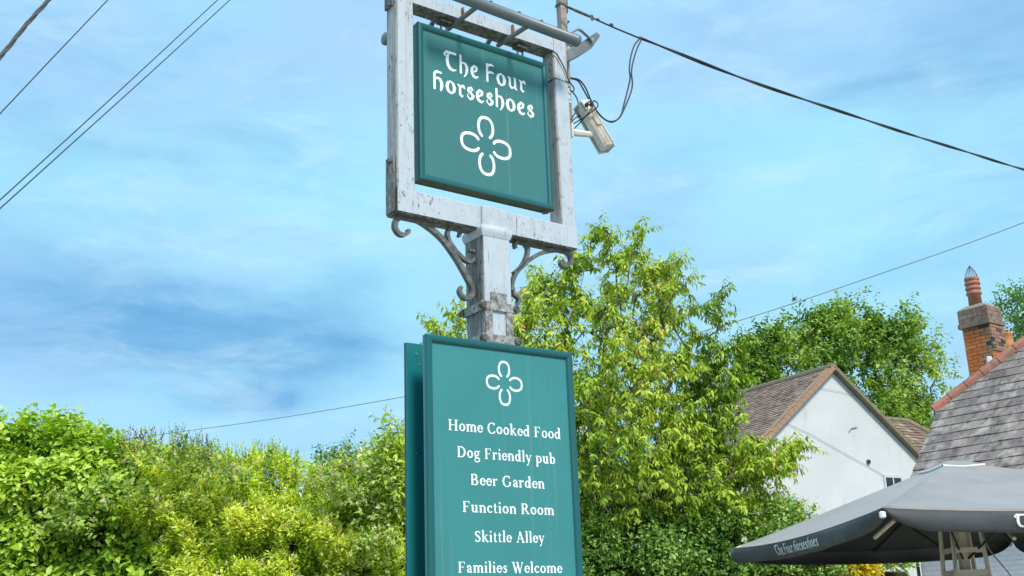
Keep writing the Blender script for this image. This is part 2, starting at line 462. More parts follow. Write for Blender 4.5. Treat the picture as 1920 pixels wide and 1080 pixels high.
class MB:
    def __init__(s):
        s.v, s.f = [], []

    def add(s, vs, fs):
        k = len(s.v)
        s.v += [np.array(v, float) for v in vs]
        s.f += [tuple(i + k for i in f) for f in fs]
        return s

    def box(s, o, ax, ay, az, lo, hi, bev=0.0):
        """box in the frame o + ax,ay,az from lo to hi; bev chamfers all 4 long edges of the longest axis"""
        o, ax, ay, az = map(np.array, (o, ax, ay, az))
        if bev <= 0:
            P = [o + ax * x + ay * y + az * z for z in (lo[2], hi[2]) for y in (lo[1], hi[1]) for x in (lo[0], hi[0])]
            return s.add(P, [(0, 2, 3, 1), (4, 5, 7, 6), (0, 1, 5, 4), (2, 6, 7, 3), (0, 4, 6, 2), (1, 3, 7, 5)])
        L = [hi[i] - lo[i] for i in range(3)]
        k = L.index(max(L))
        i, j = [(1, 2), (2, 0), (0, 1)][k]
        A = [ax, ay, az]
        ring = [(lo[i] + bev, lo[j]), (hi[i] - bev, lo[j]), (hi[i], lo[j] + bev), (hi[i], hi[j] - bev),
                (hi[i] - bev, hi[j]), (lo[i] + bev, hi[j]), (lo[i], hi[j] - bev), (lo[i], lo[j] + bev)]
        P = []
        for t in (lo[k], hi[k]):
            for a, c in ring:
                P.append(o + A[i] * a + A[j] * c + A[k] * t)
        fs = [(q, (q + 1) % 8, (q + 1) % 8 + 8, q + 8) for q in range(8)]
        fs += [tuple(range(7, -1, -1)), tuple(range(8, 16))]
        return s.add(P, fs)

    def tube(s, pts, rad, sides=8, caps=True, closed=False):
        pts = [np.array(p, float) for p in pts]
        n = len(pts)
        rad = rad if hasattr(rad, '__len__') else [rad] * n
        k0 = len(s.v)
        prev = None
        for i, p in enumerate(pts):
            d = pts[min(i + 1, n - 1)] - pts[max(i - 1, 0)]
            d = d / (np.linalg.norm(d) + 1e-9)
            if prev is None:
                a = np.cross(d, (0, 0, 1.))
                if np.linalg.norm(a) < .05:
                    a = np.cross(d, (1., 0, 0))
            else:
                a = prev - d * np.dot(prev, d)
            a /= np.linalg.norm(a) + 1e-9
            prev = a
            c = np.cross(d, a)
            for q in range(sides):
                t = 2 * pi * q / sides
                s.v.append(p + (a * cos(t) + c * sin(t)) * rad[i])
        for i in range(n - 1):
            for q in range(sides):
                q2 = (q + 1) % sides
                s.f.append((k0 + i * sides + q, k0 + i * sides + q2, k0 + (i + 1) * sides + q2, k0 + (i + 1) * sides + q))
        if caps:
            s.f.append(tuple(k0 + q for q in range(sides - 1, -1, -1)))
            s.f.append(tuple(k0 + (n - 1) * sides + q for q in range(sides)))
        return s

    def ribbon(s, pts, w, half, N):
        """flat bar swept along pts: in-plane thickness w (list ok), half-width 'half' along N"""
        pts = [np.array(p, float) for p in pts]
        N = np.array(N, float)
        n = len(pts)
        w = w if hasattr(w, '__len__') else [w] * n
        k0 = len(s.v)
        for i, p in enumerate(pts):
            d = pts[min(i + 1, n - 1)] - pts[max(i - 1, 0)]
            d /= np.linalg.norm(d) + 1e-9
            a = np.cross(d, N)
            a /= np.linalg.norm(a) + 1e-9
            for q, r in ((1, 1), (-1, 1), (-1, -1), (1, -1)):
                s.v.append(p + a * q * w[i] / 2 + N * r * half)
        for i in range(n - 1):
            for q in range(4):
                q2 = (q + 1) % 4
                s.f.append((k0 + i * 4 + q, k0 + i * 4 + q2, k0 + (i + 1) * 4 + q2, k0 + (i + 1) * 4 + q))
        s.f.append((k0 + 3, k0 + 2, k0 + 1, k0))
        s.f.append(tuple(k0 + (n - 1) * 4 + q for q in range(4)))
        return s

    def lathe(s, o, prof, sides=24, ax=(1, 0, 0), ay=(0, 1, 0), az=(0, 0, 1)):
        o, ax, ay, az = map(np.array, (o, ax, ay, az))
        k0 = len(s.v)
        for r, z in prof:
            for q in range(sides):
                t = 2 * pi * q / sides
                s.v.append(o + ax * cos(t) * r + ay * sin(t) * r + az * z)
        for i in range(len(prof) - 1):
            for q in range(sides):
                q2 = (q + 1) % sides
                s.f.append((k0 + i * sides + q, k0 + i * sides + q2, k0 + (i + 1) * sides + q2, k0 + (i + 1) * sides + q))
        s.f.append(tuple(k0 + q for q in range(sides - 1, -1, -1)))
        s.f.append(tuple(k0 + (len(prof) - 1) * sides + q for q in range(sides)))
        return s

    def build(s, name, mat, parent=None, smooth=False, mats=None, pick=None):
        midx = None
        if pick:
            midx = []
            cen_ = sum(s.v) / len(s.v)
            for f in s.f:
                p = [s.v[i] for i in f]
                nn = np.cross(p[1] - p[0], p[2] - p[0])
                nn /= np.linalg.norm(nn) + 1e-12
                fc = sum(p) / len(p)
                midx.append(pick(nn if np.dot(nn, fc - cen_) > 0 else -nn, fc))
        return mesh_obj(name, s.v, s.f, mat, parent, smooth, mats, midx)


def catmull(pts, n=6):
    P = [np.array(p, float) for p in pts]
    P = [2 * P[0] - P[1]] + P + [2 * P[-1] - P[-2]]
    out = []
    for i in range(1, len(P) - 2):
        for k in range(n):
            t = k / n
            a, b_, c, d = P[i - 1], P[i], P[i + 1], P[i + 2]
            out.append(.5 * ((2 * b_) + (-a + c) * t + (2 * a - 5 * b_ + 4 * c - d) * t * t + (-a + 3 * b_ - 3 * c + d) * t ** 3))
    out.append(P[-2])
    return out


# ------------------------------------------------------------------ lettering: outlines drawn with pen strokes
def fieldmesh(prims, bounds, cell):
    x0, y0, x1, y1 = bounds
    xs = np.arange(x0, x1 + cell, cell)
    ys = np.arange(y0, y1 + cell, cell)
    X, Y = np.meshgrid(xs, ys)
    Fd = np.full(X.shape, -9.)
    holes = []
    for p in prims:
        if p[0] == 'l':
            _, ax, ay, bx, by, r0, r1 = p
            dx, dy = bx - ax, by - ay
            L = dx * dx + dy * dy + 1e-9
            t = np.clip(((X - ax) * dx + (Y - ay) * dy) / L, 0, 1)
            d = np.hypot(X - ax - t * dx, Y - ay - t * dy)
            Fd = np.maximum(Fd, r0 + (r1 - r0) * t - d)
        elif p[0] == 'b':
            _, ax, ay, bx, by = p
            Fd = np.maximum(Fd, np.minimum(np.minimum(X - ax, bx - X), np.minimum(Y - ay, by - Y)))
        elif p[0] == 'q':       # slanted flat-ended pen stroke
            _, ax, ay, bx, by, hw = p
            L = math.hypot(bx - ax, by - ay)
            ux, uy = (bx - ax) / L, (by - ay) / L
            t = (X - ax) * ux + (Y - ay) * uy
            n_ = -(X - ax) * uy + (Y - ay) * ux
            Fd = np.maximum(Fd, np.minimum(np.minimum(t, L - t), hw - np.abs(n_)))
        elif p[0] == 'h':
            holes.append(p)
    for _, hx, hy, r in holes:
        Fd = np.minimum(Fd, np.hypot(X - hx, Y - hy) - r)
    V, FC = [], []
    ins = Fd > 0
    ny, nx = Fd.shape
    cellcount = ins[:-1, :-1].astype(int) + ins[1:, :-1] + ins[:-1, 1:] + ins[1:, 1:]
    for j, i in np.argwhere(cellcount > 0):
        cs = ((i, j), (i + 1, j), (i + 1, j + 1), (i, j + 1))
        poly = []
        for k in range(4):
            (a, c), (a2, c2) = cs[k], cs[(k + 1) % 4]
            fa, fb = Fd[c, a], Fd[c2, a2]
            if fa > 0:
                poly.append((xs[a], ys[c]))
            if (fa > 0) != (fb > 0):
                t = fa / (fa - fb)
                poly.append((xs[a] + (xs[a2] - xs[a]) * t, ys[c] + (ys[c2] - ys[c]) * t))
        if len(poly) >= 3:
            k0 = len(V)
            V += poly
            FC.append(tuple(range(k0, k0 + len(poly))))
    return V, FC


PEN = .012


def PL(pts, r):
    r = r if hasattr(r, '__len__') else [r] * len(pts)
    r = [q + PEN for q in r]
    return [('l', *pts[i], *pts[i + 1], r[i], r[i + 1]) for i in range(len(pts) - 1)]


def ARC(cx, cy, rx, ry, a0, a1, thick, thin, n=14):
    pts, rr = [], []
    for k in range(n + 1):
        a = radians(a0 + (a1 - a0) * k / n)
        pts.append((cx + rx * cos(a), cy + ry * sin(a)))
        rr.append(thin + (thick - thin) * abs(cos(a)) ** 1.3)
    return PL(pts, rr)


S, T_ = .138, .055          # half stem, half hairline


def B_(x, y0, y1, w=S):
    return [('b', x - w, y0, x + w, y1)]


def SF(x, y, w=.27, h=.10):    # serif slab with its bracket
    up = 1 if y < .1 else -1
    a, c = (y, y + h) if up > 0 else (y - h, y)
    return [('b', x - w, a, x + w, c)]


def FLAG(x, y):              # slanted head serif on lowercase stems
    return [('l', x - .22, y - .13, x + .02, y - .045, .03, .06)]


SER = {
    'H': (1.62, B_(.3, 0, 1.45) + B_(1.25, 0, 1.45) + [('b', .3, .70, 1.25, .79)] + SF(.3, 0) + SF(.3, 1.45) + SF(1.25, 0) + SF(1.25, 1.45)),
    'o': (1.08, ARC(.53, .5, .35, .44, 0, 360, .115, .05, 22)),
    'm': (1.72, B_(.27, 0, .95) + FLAG(.22, 1.0) + B_(.85, 0, .75) + B_(1.43, 0, .75) + ARC(.56, .66, .29, .28, 0, 160, .115, .05, 8) + ARC(1.14, .66, .29, .28, 0, 160, .115, .05, 8) + SF(.27, 0, .2) + SF(.85, 0, .2) + SF(1.45, 0, .21)),
    'n': (1.17, B_(.27, 0, .95) + FLAG(.22, 1.0) + B_(.87, 0, .72) + ARC(.57, .64, .30, .30, 0, 160, .115, .05, 10) + SF(.27, 0, .2) + SF(.89, 0, .21)),
    'e': (.95, ARC(.49, .5, .33, .44, 5, 318, .115, .045, 20) + [('b', .2, .52, .84, .60)]),
    'C': (1.40, ARC(.76, .72, .58, .70, 48, 318, .125, .05, 22) + PL([(1.16, 1.22), (1.2, 1.40)], .035) + PL([(1.17, .26), (1.22, .12)], .03) + [('b', 1.14, 1.08, 1.22, 1.45)]),
    'k': (1.18, B_(.27, 0, 1.55) + FLAG(.22, 1.60) + PL([(.35, .45), (.82, .92)], .045) + PL([(.5, .62), (.92, .06)], [.06, .115]) + SF(.27, 0, .2) + SF(.95, 0, .2) + SF(.82, .98, .17)),
    'd': (1.16, B_(.83, .03, 1.55) + FLAG(.78, 1.60) + ARC(.47, .49, .31, .43, 0, 360, .11, .05, 18) + SF(.92, 0, .15)),
    'b': (1.12, B_(.27, .03, 1.55) + FLAG(.22, 1.60) + ARC(.60, .49, .32, .43, 0, 360, .11, .05, 18)),
    'p': (1.16, B_(.29, -.5, .95) + FLAG(.22, 1.0) + ARC(.62, .49, .33, .43, 0, 360, .11, .05, 18) + SF(.29, -.5, .21)[:0] + [('b', .08, -.52, .5, -.445)]),
    'F': (1.22, B_(.3, 0, 1.45) + [('b', .1, 1.37, 1.02, 1.45), ('b', .3, .70, .82, .78), ('b', .78, .58, .84, .90)] + PL([(.99, 1.43), (1.04, 1.15)], .035) + SF(.3, 0, .26)),
    'D': (1.55, B_(.3, 0, 1.45) + ARC(.55, .725, .72, .68, -90, 90, .125, .045, 16) + [('b', .08, 0, .6, .075), ('b', .08, 1.375, .6, 1.45)]),
    'g': (1.10, ARC(.47, .64, .29, .31, 0, 360, .105, .05, 16) + PL([(.70, .86), (.86, .99), (.98, .95)], [.035, .04, .06]) + PL([(.3, .38), (.2, .2), (.35, .1), (.75, .05), (.93, -.12), (.86, -.36), (.5, -.48), (.2, -.38), (.16, -.18), (.34, .02)], [.04, .06, .085, .085, .08, .06, .05, .06, .06, .04])),
    'r': (.90, B_(.27, 0, .95) + FLAG(.22, 1.0) + PL([(.33, .62), (.48, .86), (.66, .93)], [.04, .05, .06]) + PL([(.70, .86), (.71, .85)], .10) + SF(.27, 0, .22)),
    'i': (.60, B_(.29, 0, .95) + FLAG(.24, 1.0) + PL([(.29, 1.36), (.29, 1.37)], .125) + SF(.29, 0, .21)),
    'l': (.60, B_(.29, 0, 1.55) + FLAG(.24, 1.60) + SF(.29, 0, .21)),
    'u': (1.17, B_(.27, .28, 1.0) + FLAG(.22, 1.02) + B_(.84, .03, 1.0) + FLAG(.79, 1.02) + ARC(.55, .34, .29, .29, 180, 345, .115, .05, 10) + SF(.95, 0, .15)),
    'y': (1.06, PL([(.2, .93), (.55, .08)], [.11, .10]) + PL([(.88, .93), (.50, -.12), (.36, -.38)], [.04, .045, .05]) + PL([(.34, -.36), (.30, -.38)], .09) + SF(.2, .98, .2) + SF(.88, .98, .17)),
    'B': (1.38, B_(.3, 0, 1.45) + ARC(.55, 1.08, .42, .34, -90, 90, .115, .045, 12) + ARC(.58, .38, .50, .36, -90, 90, .12, .045, 12) + [('b', .08, 0, .65, .075), ('b', .08, 1.375, .62, 1.45), ('b', .3, .70, .62, .77)]),
    'G': (1.58, ARC(.76, .72, .58, .70, 50, 325, .125, .05, 22) + B_(1.25, .12, .62, .11) + [('b', 1.03, .56, 1.45, .635), ('b', 1.13, 1.08, 1.21, 1.45)]),
    'a': (1.0, B_(.70, .05, .66, .105) + ARC(.46, .66, .25, .28, 0, 155, .11, .05, 8) + PL([(.26, .70), (.26, .71)], .09) + PL([(.66, .55), (.36, .46), (.21, .26), (.33, .08), (.5, .08), (.66, .22)], [.04, .06, .10, .08, .05, .04]) + PL([(.70, .09), (.88, .05)], [.08, .04])),
    'c': (.92, ARC(.51, .5, .34, .44, 52, 312, .115, .045, 18) + PL([(.70, .79), (.71, .78)], .095)),
    't': (.72, B_(.31, .2, 1.2, .10) + [('b', .1, .88, .62, .96)] + PL([(.2, .92), (.33, 1.22)], [.03, .06]) + PL([(.31, .2), (.38, .07), (.52, .06), (.64, .13)], [.10, .08, .05, .03])),
    'R': (1.46, B_(.3, 0, 1.45) + ARC(.55, 1.08, .44, .34, -90, 90, .115, .045, 12) + [('b', .08, 1.375, .62, 1.45), ('b', .3, .70, .62, .77)] + PL([(.66, .74), (1.12, .12), (1.32, .05)], [.08, .12, .05]) + SF(.3, 0, .24)),
    'S': (1.12, PL([(.90, 1.14), (.78, 1.33), (.52, 1.40), (.28, 1.28), (.22, 1.06), (.38, .86), (.68, .68), (.88, .48), (.86, .22), (.62, .06), (.36, .07), (.2, .28)], [.035, .045, .05, .09, .115, .125, .13, .12, .095, .055, .045, .035]) + [('b', .88, 1.02, .95, 1.43), ('b', .15, .02, .22, .44)]),
    'A': (1.52, PL([(.28, .05), (.74, 1.44)], .045) + PL([(.74, 1.38), (1.22, .06)], .125) + [('b', .42, .46, 1.0, .54)] + SF(.28, 0, .22) + SF(1.25, 0, .26)),
    's': (.82, PL([(.64, .80), (.50, .94), (.30, .90), (.22, .72), (.38, .56), (.58, .42), (.62, .20), (.46, .06), (.26, .08), (.17, .24)], [.035, .05, .07, .10, .11, .11, .09, .05, .05, .035]) + [('b', .61, .70, .67, .97), ('b', .13, .02, .19, .32)]),
    'W': (2.0, PL([(.28, 1.40), (.66, .06)], .12) + PL([(.66, .04), (1.0, 1.2)], .045) + PL([(.94, 1.40), (1.32, .06)], .12) + PL([(1.32, .04), (1.74, 1.40)], .045) + SF(.28, 1.45, .24) + SF(.96, 1.45, .2) + SF(1.74, 1.45, .18)),
}
g_ = .10
GOT = {
    'T': (1.22, [('q', .02, 1.16, .30, 1.50, .085), ('q', .20, 1.445, 1.12, 1.445, .10), ('q', .02, 1.22, .22, 1.06, .06)] + PL([(.50, 1.40), (.36, 1.12), (.32, .78), (.38, .42), (.56, .16), (.82, .08), (1.08, .16)], [.06, .10, .125, .125, .12, .09, .03])),
    'h': (.98, [('q', .24, 1.56, .24, .0, g_)] + PL([(.26, .80), (.46, .96), (.66, .90), (.78, .66), (.79, .38), (.70, .08), (.52, -.18)], [.04, .06, .09, .115, .11, .07, .02])),
    'e': (.88, PL([(.78, .16), (.54, .03), (.33, .12), (.20, .38), (.23, .70), (.44, .97), (.66, .86), (.60, .62), (.36, .44)], [.03, .09, .11, .115, .11, .07, .09, .09, .03])),
    'F': (.98, [('q', .26, 1.50, .26, -.02, g_)] + PL([(.26, 1.20), (.42, 1.40), (.62, 1.46), (.86, 1.42)], [.05, .08, .09, .03]) + PL([(.26, .62), (.42, .80), (.64, .86), (.86, .80)], [.04, .07, .085, .03])),
    'o': (1.02, PL([(.5, .98), (.26, .80), (.19, .5), (.30, .18), (.52, .02), (.78, .22), (.84, .52), (.74, .82), (.5, .98)], [.05, .10, .125, .11, .055, .10, .125, .10, .05])),
    'u': (1.02, PL([(.10, .92), (.26, .84)], [.03, .09]) + [('q', .27, .90, .27, .22, g_), ('q', .76, .98, .76, .08, g_)] + PL([(.27, .24), (.42, .06), (.60, .14), (.74, .30)], [.10, .08, .05, .03]) + PL([(.60, .98), (.76, .86)], [.02, .08]) + PL([(.76, .12), (.92, .0)], [.10, .03])),
    'r': (.74, PL([(.08, .92), (.26, .82)], [.03, .09]) + [('q', .28, .88, .28, .14, g_)] + PL([(.28, .18), (.42, .02), (.56, .12)], [.10, .07, .02]) + PL([(.32, .66), (.50, .92), (.58, .86), (.68, .74)], [.03, .06, .11, .05])),
    'H': (1.08, [('q', .24, 1.30, .24, -.02, g_)] + PL([(.22, 1.14), (.34, 1.38), (.50, 1.46)], [.07, .09, .08]) + [('q', .36, 1.42, .86, 1.42, .085)] + PL([(.28, .78), (.50, .96), (.72, .88), (.84, .64), (.85, .34), (.76, .04)], [.04, .07, .10, .12, .11, .07])),
    's': (.80, PL([(.66, .78), (.50, .96), (.28, .82), (.25, .64), (.50, .48), (.66, .32), (.60, .14), (.40, .0), (.16, .18)], [.04, .07, .10, .10, .09, .11, .10, .07, .04]) + PL([(.50, .96), (.60, .80), (.46, .60)], [.05, .04, .02]) + PL([(.22, .40), (.16, .18)], [.02, .04])),
}
_gc = {}


def glyph(font, ch, cell):
    k = (id(font), ch, cell)
    if k not in _gc:
        _gc[k] = fieldmesh(font[ch][1], (-.25, -.65, font[ch][0] + .35, 1.75), cell)
    return _gc[k]


def text_layout(font, s, track=0.0, space=.55, cell=.04):
    """flat outlines of a line of text in x-height units; returns verts, faces, width"""
    x, V, FC = 0.0, [], []
    for ch in s:
        if ch == ' ':
            x += space
            continue
        v, f = glyph(font, ch, cell)
        k = len(V)
        V += [(a + x, c) for a, c in v]
        FC += [tuple(i + k for i in q) for q in f]
        x += font[ch][0] + track
    xs = [a for a, _ in V]
    mn, mx = min(xs), max(xs)
    return [(a - mn, c) for a, c in V], FC, mx - mn


def place_text(name, font, s, P0, P1, up, nrm, xh, parent, off, track=0.0, space=.55, cell=.04):
    V, FC, w = text_layout(font, s, track, space, cell)
    P0, P1, up, nrm = map(np.array, (P0, P1, up, nrm))
    dx = (P1 - P0) / w
    vs = [P0 + dx * a + up * c * xh + nrm * off for a, c in V]
    return mesh_obj(name, vs, FC, LETTER, parent)


def shoe_prims():
    pr = []
    global PEN
    PEN = 0
    for k in range(4):
        a0 = k * pi / 2
        R_ = lambda x, y: (x * cos(a0) - y * sin(a0), x * sin(a0) + y * cos(a0))
        pts = []
        for i in range(25):
            a = radians(-62 + 304 * i / 24)
            x, y = .278 * math.copysign(abs(cos(a)) ** .72, cos(a)), .60 + .335 * sin(a)
            if i in (0, 24):
                x *= .97
            pts.append(R_(x, y))
        pr += PL(pts, .05)
        for i in range(3, 22):
            if abs(i - 12) < 2:
                continue
            a = radians(-57 + 294 * i / 24)
            pr.append(('h', *R_(.284 * math.copysign(abs(cos(a)) ** .72, cos(a)), .60 + .341 * sin(a)), .0135))
    return pr


_shoe = fieldmesh(shoe_prims(), (-1.05, -1.05, 1.05, 1.05), .0125)


def place_emblem(C0, d, up, nrm, rx, ry, parent, off):
    vs = [np.array(C0) + d * x * rx + up * y * ry + nrm * off for x, y in _shoe[0]]
    return mesh_obj('horseshoe_emblem', vs, _shoe[1], LETTER, parent)


# ------------------------------------------------------------------ ground
ZUP = np.array([0, 0, 1.])
gm, t = material('gravel_and_grass', .95)
nn = t.noise(t.pos, .25, 6, .6)
nf = t.noise(t.pos, 18, 4, .6)
t.l(t.mix(t.rng(nn, .52, .62), t.mix(nf, (.30, .27, .23), (.46, .42, .36)), t.mix(nf, (.07, .14, .03), (.14, .24, .05))), t.p.inputs['Base Color'])
mesh_obj('ground', [(-600, -600, 0), (600, -600, 0), (600, 900, 0), (-600, 900, 0)], [(0, 1, 2, 3)], gm)['kind'] = 'structure'

# ------------------------------------------------------------------ sign frames of reference
CX, CY = -.1382, 6.3335
CEN = np.array([CX, CY, 0])
Y1, Y2 = .9613, .9273
D1 = np.array([sin(Y1), cos(Y1), 0]); N1 = np.array([cos(Y1), -sin(Y1), 0])
D2 = np.array([sin(Y2), cos(Y2), 0]); N2 = np.array([cos(Y2), -sin(Y2), 0])


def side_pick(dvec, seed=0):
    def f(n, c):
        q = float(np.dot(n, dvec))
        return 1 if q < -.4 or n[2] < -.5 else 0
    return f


# ------------------------------------------------------------------ sign post
post = empty('sign_post', (CX, CY, 0), 'tall white painted timber post with peeling paint carrying an open square frame', 'sign post')
ZB = 3.8557                      # underside of the frame's bottom beam
WF = 1.304
FH = .062                        # half depth of the frame timbers
SH = .097
m = MB()
m.box(CEN, D1, N1, ZUP, (-SH, -SH, -.3), (SH, SH, ZB - .002), .006)
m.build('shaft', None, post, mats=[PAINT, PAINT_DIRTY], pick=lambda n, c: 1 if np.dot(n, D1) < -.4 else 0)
m = MB()
bh = .150
pw = .118
m.box(CEN, D2, N2, ZUP, (-WF / 2, -FH, ZB), (WF / 2, FH, ZB + bh), .008)
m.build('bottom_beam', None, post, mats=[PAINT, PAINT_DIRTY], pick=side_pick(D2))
ztop = on_plane(1064, 80, CEN + N2 * FH, N2)[2]
for sx, nm in ((-1, 'upright'), (1, 'upright')):
    m = MB()
    a = (-WF / 2, -WF / 2 + pw) if sx < 0 else (WF / 2 - pw, WF / 2)
    m.box(CEN, D2, N2, ZUP, (a[0], -FH + .0015, ZB + bh - .01), (a[1], FH - .0015, ztop + (.01 if sx < 0 else 0)), .008)
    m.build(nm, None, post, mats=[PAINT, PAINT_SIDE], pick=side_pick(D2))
m = MB()
m.box(CEN, D2, N2, ZUP, (-WF / 2 + pw - .004, -FH + .004, ztop - .098), (WF / 2 - pw + .004, FH - .004, ztop - .001), .008)
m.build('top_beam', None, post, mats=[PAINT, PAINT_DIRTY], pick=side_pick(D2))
# blackened strap board on the left edge of the frame
m = MB()
PL0 = on_plane(736, 293, CEN - D2 * (WF / 2 + .006), D2)
m.box(CEN, D2, N2, ZUP, (-WF / 2 - .012, -.052, ZB + .01), (-WF / 2 - .001, .04, PL0[2]), .002)
m.build('edge_board', PAINT_DIRTY, post)
m = MB()
m.box(CEN, D2, N2, ZUP, (-WF / 2 - .014, -.058, ztop - .13), (-WF / 2 - .001, .03, ztop + .14), .002)
m.build('edge_board', PAINT_DIRTY, post)
for z in (PL0[2] - .03, ztop - .12):
    m = MB()
    m.tube([CEN - D2 * (WF / 2 + .010) + ZUP * z, CEN - D2 * (WF / 2 + .032) + ZUP * z], .012, 8)
    m.build('bolt', IRON_DARK, post)
# capital
m = MB()
lv = [(SH + .002, ZB - .050), (SH + .006, ZB - .038), (SH + .011, ZB - .02), (SH + .012, ZB - .004), (SH + .004, ZB + .014), (SH - .012, ZB + .03), (SH - .014, ZB + bh - .01), (SH - .03, ZB + bh + .004)]
vs, fs = [], []
for r, z in lv:
    for a, c in ((-1, -1), (1, -1), (1, 1), (-1, 1)):
        vs.append(CEN + D1 * a * r + N1 * c * min(r, r) + ZUP * z)
for i in range(len(lv) - 1):
    for q in range(4):
        fs.append((i * 4 + q, i * 4 + (q + 1) % 4, i * 4 + 4 + (q + 1) % 4, i * 4 + 4 + q))
fs.append(tuple(range(len(lv) * 4 - 4, len(lv) * 4)))
m.add(vs, fs)
m.build('capital', PAINT, post)
# collar of iron straps
zc1 = on_plane(938, 577, CEN + N1 * SH, N1)[2]
zc0 = on_plane(936, 637, CEN + N1 * SH, N1)[2]
for z in (zc1, zc0):
    m = MB()
    r = SH + .014
    h = .026
    for q, (u_, w_) in enumerate(((D1, N1), (N1, D1))):
        for sg in (-1, 1):
            ln = r + (.012 if q == 0 else -.002)
            m.box(CEN + w_ * sg * (SH + .008) + ZUP * z, u_, w_, ZUP, (-ln, -.006, -h), (ln, .006, h), .002)
    m.build('collar_band', IRON_FLAKE, post)
    for a, c in ((-1, 1), (1, 1), (-1, -1), (1, -1)):
        m = MB()
        p = CEN + D1 * a * (SH + .016) + N1 * c * (SH + .014) + ZUP * z
        m.tube([p - N1 * .02, p + N1 * .014], .02, 8)
        m.build('collar_bolt', IRON_DARK, post)
for a in (-1, 1):
    m = MB()
    m.box(CEN + D1 * a * (SH - .026) + N1 * (SH + .006), D1, N1, ZUP, (-.024, -.004, zc0), (.024, .005, zc1), .002)
    m.build('collar_strap', IRON_FLAKE, post)
m = MB()
m.box(CEN + N1 * (SH + .006), D1, N1, ZUP, (-.055, -.004, zc1), (.055, .007, zc1 + .085), .002)
m.build('collar_plate', IRON_FLAKE, post)


def scroll(px, w0, name='scroll_bracket', half=.016, thin=True):
    pts = catmull([on_plane(x, y, CEN, N2) for x, y in px], 5)
    n = len(pts)
    w = [w0 * (.62 + .38 * sin(pi * i / (n - 1))) for i in range(n)]
    m = MB()
    m.ribbon(pts, w, half, N2)
    return m


def scroll_part(px_lists, w):
    m = MB()
    for pl, ww in zip(px_lists, w):
        q = scroll(pl, ww)
        m.add(q.v, q.f)
    return m.build('scroll_bracket', IRON, post)


scroll_part([[(765, 431), (764, 437), (755, 441), (746, 437), (740, 426), (743, 413), (755, 407), (775, 410), (800, 424), (828, 448), (853, 482), (872, 515), (883, 537), (885, 551), (878, 559), (868, 558), (861, 547), (864, 538)],
             [(860, 444), (862, 435), (856, 427), (846, 426), (839, 435), (840, 449), (850, 466), (864, 482), (878, 491), (889, 487), (893, 477), (887, 471), (878, 470)]], (.030, .022))
scroll_part([[(958, 545), (961, 527), (969, 510), (989, 490), (1014, 475), (1040, 469), (1058, 471), (1069, 481), (1069, 492), (1060, 499), (1051, 496), (1053, 489)],
             [(966, 466), (965, 457), (972, 452), (982, 456), (989, 468), (985, 485), (976, 500), (962, 512)],
             [(962, 540), (962, 552), (968, 556), (972, 563), (970, 572), (963, 574)]], (.026, .022, .018))

# ------------------------------------------------------------------ boards
def ring(m, C0, d, n, x0, x1, z0, z1, prof):
    """mitred moulding: prof = [(inset, proud)] round the rectangle"""
    k0 = len(m.v)
    for ins, pr in prof:
        for x, z in ((x0 + ins, z0 + ins), (x1 - ins, z0 + ins), (x1 - ins, z1 - ins), (x0 + ins, z1 - ins)):
            m.v.append(C0 + d * x + n * pr + ZUP * z)
    for i in range(len(prof) - 1):
        for q in range(4):
            q2 = (q + 1) % 4
            m.f.append((k0 + i * 4 + q, k0 + i * 4 + q2, k0 + i * 4 + 4 + q2, k0 + i * 4 + 4 + q))


def board(root, C0, d, n, w, z0, z1, thick, mat, mw, mp, both=False):
    """C0 lies on the front plane (crest of the moulding)"""
    m = MB()
    m.box(C0, d, n, ZUP, (-w / 2, -thick, z0), (w / 2, -mp, z1))
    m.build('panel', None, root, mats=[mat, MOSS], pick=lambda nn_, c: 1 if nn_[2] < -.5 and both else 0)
    prof = [(0, -mp - .004), (0, -.008), (mw * .10, -.002), (mw * .3, 0), (mw * .6, -.001), (mw * .82, -.006), (mw, -mp + .001), (mw, -mp - .004)]
    m = MB()
    ring(m, C0, d, n, -w / 2 - .0015, w / 2 + .0015, z0 - .0015, z1 + .0015, prof)
    if both:
        Cb = C0 - n * thick
        ring(m, Cb, d, -n, -w / 2 - .0015, w / 2 + .0015, z0 - .0015, z1 + .0015, prof)
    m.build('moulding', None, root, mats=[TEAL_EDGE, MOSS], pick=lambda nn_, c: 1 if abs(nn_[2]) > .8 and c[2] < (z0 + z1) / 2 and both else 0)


ZU0, ZU1, WU, TU = 4.0958, 5.1162, .9843, .0858
UC = CEN + N2 * TU / 2 + D2 * .0037
hang = empty('hanging_sign', (CX, CY, ZU0), 'square teal sign with the gothic pub name hung inside the white frame', 'pub sign')
board(hang, UC, D2, N2, WU, ZU0, ZU1, TU, TEAL_UP, .042, .016, True)
face = UC - N2 * .016
FP = lambda x, y: on_plane(x, y, face, N2)
xh = .084
place_text('lettering', GOT, 'The Four', FP(831, 128.5), FP(986.5, 174.5), ZUP, N2, xh, hang, .0012, .04, .42, .035)
place_text('lettering', GOT, 'Horseshoes', FP(812.5, 166), FP(1002, 221.5), ZUP, N2, xh, hang, .0012, .02, .4, .035)
e0, e1_ = FP(910, 216), FP(915, 330)
el, er = FP(862.5, 262), FP(960, 285)
place_emblem(FP(911.5, 273.5), D2, ZUP, N2, np.linalg.norm((er - el)[:2]) / 2, (e0 - e1_)[2] / 2, hang, .0012)
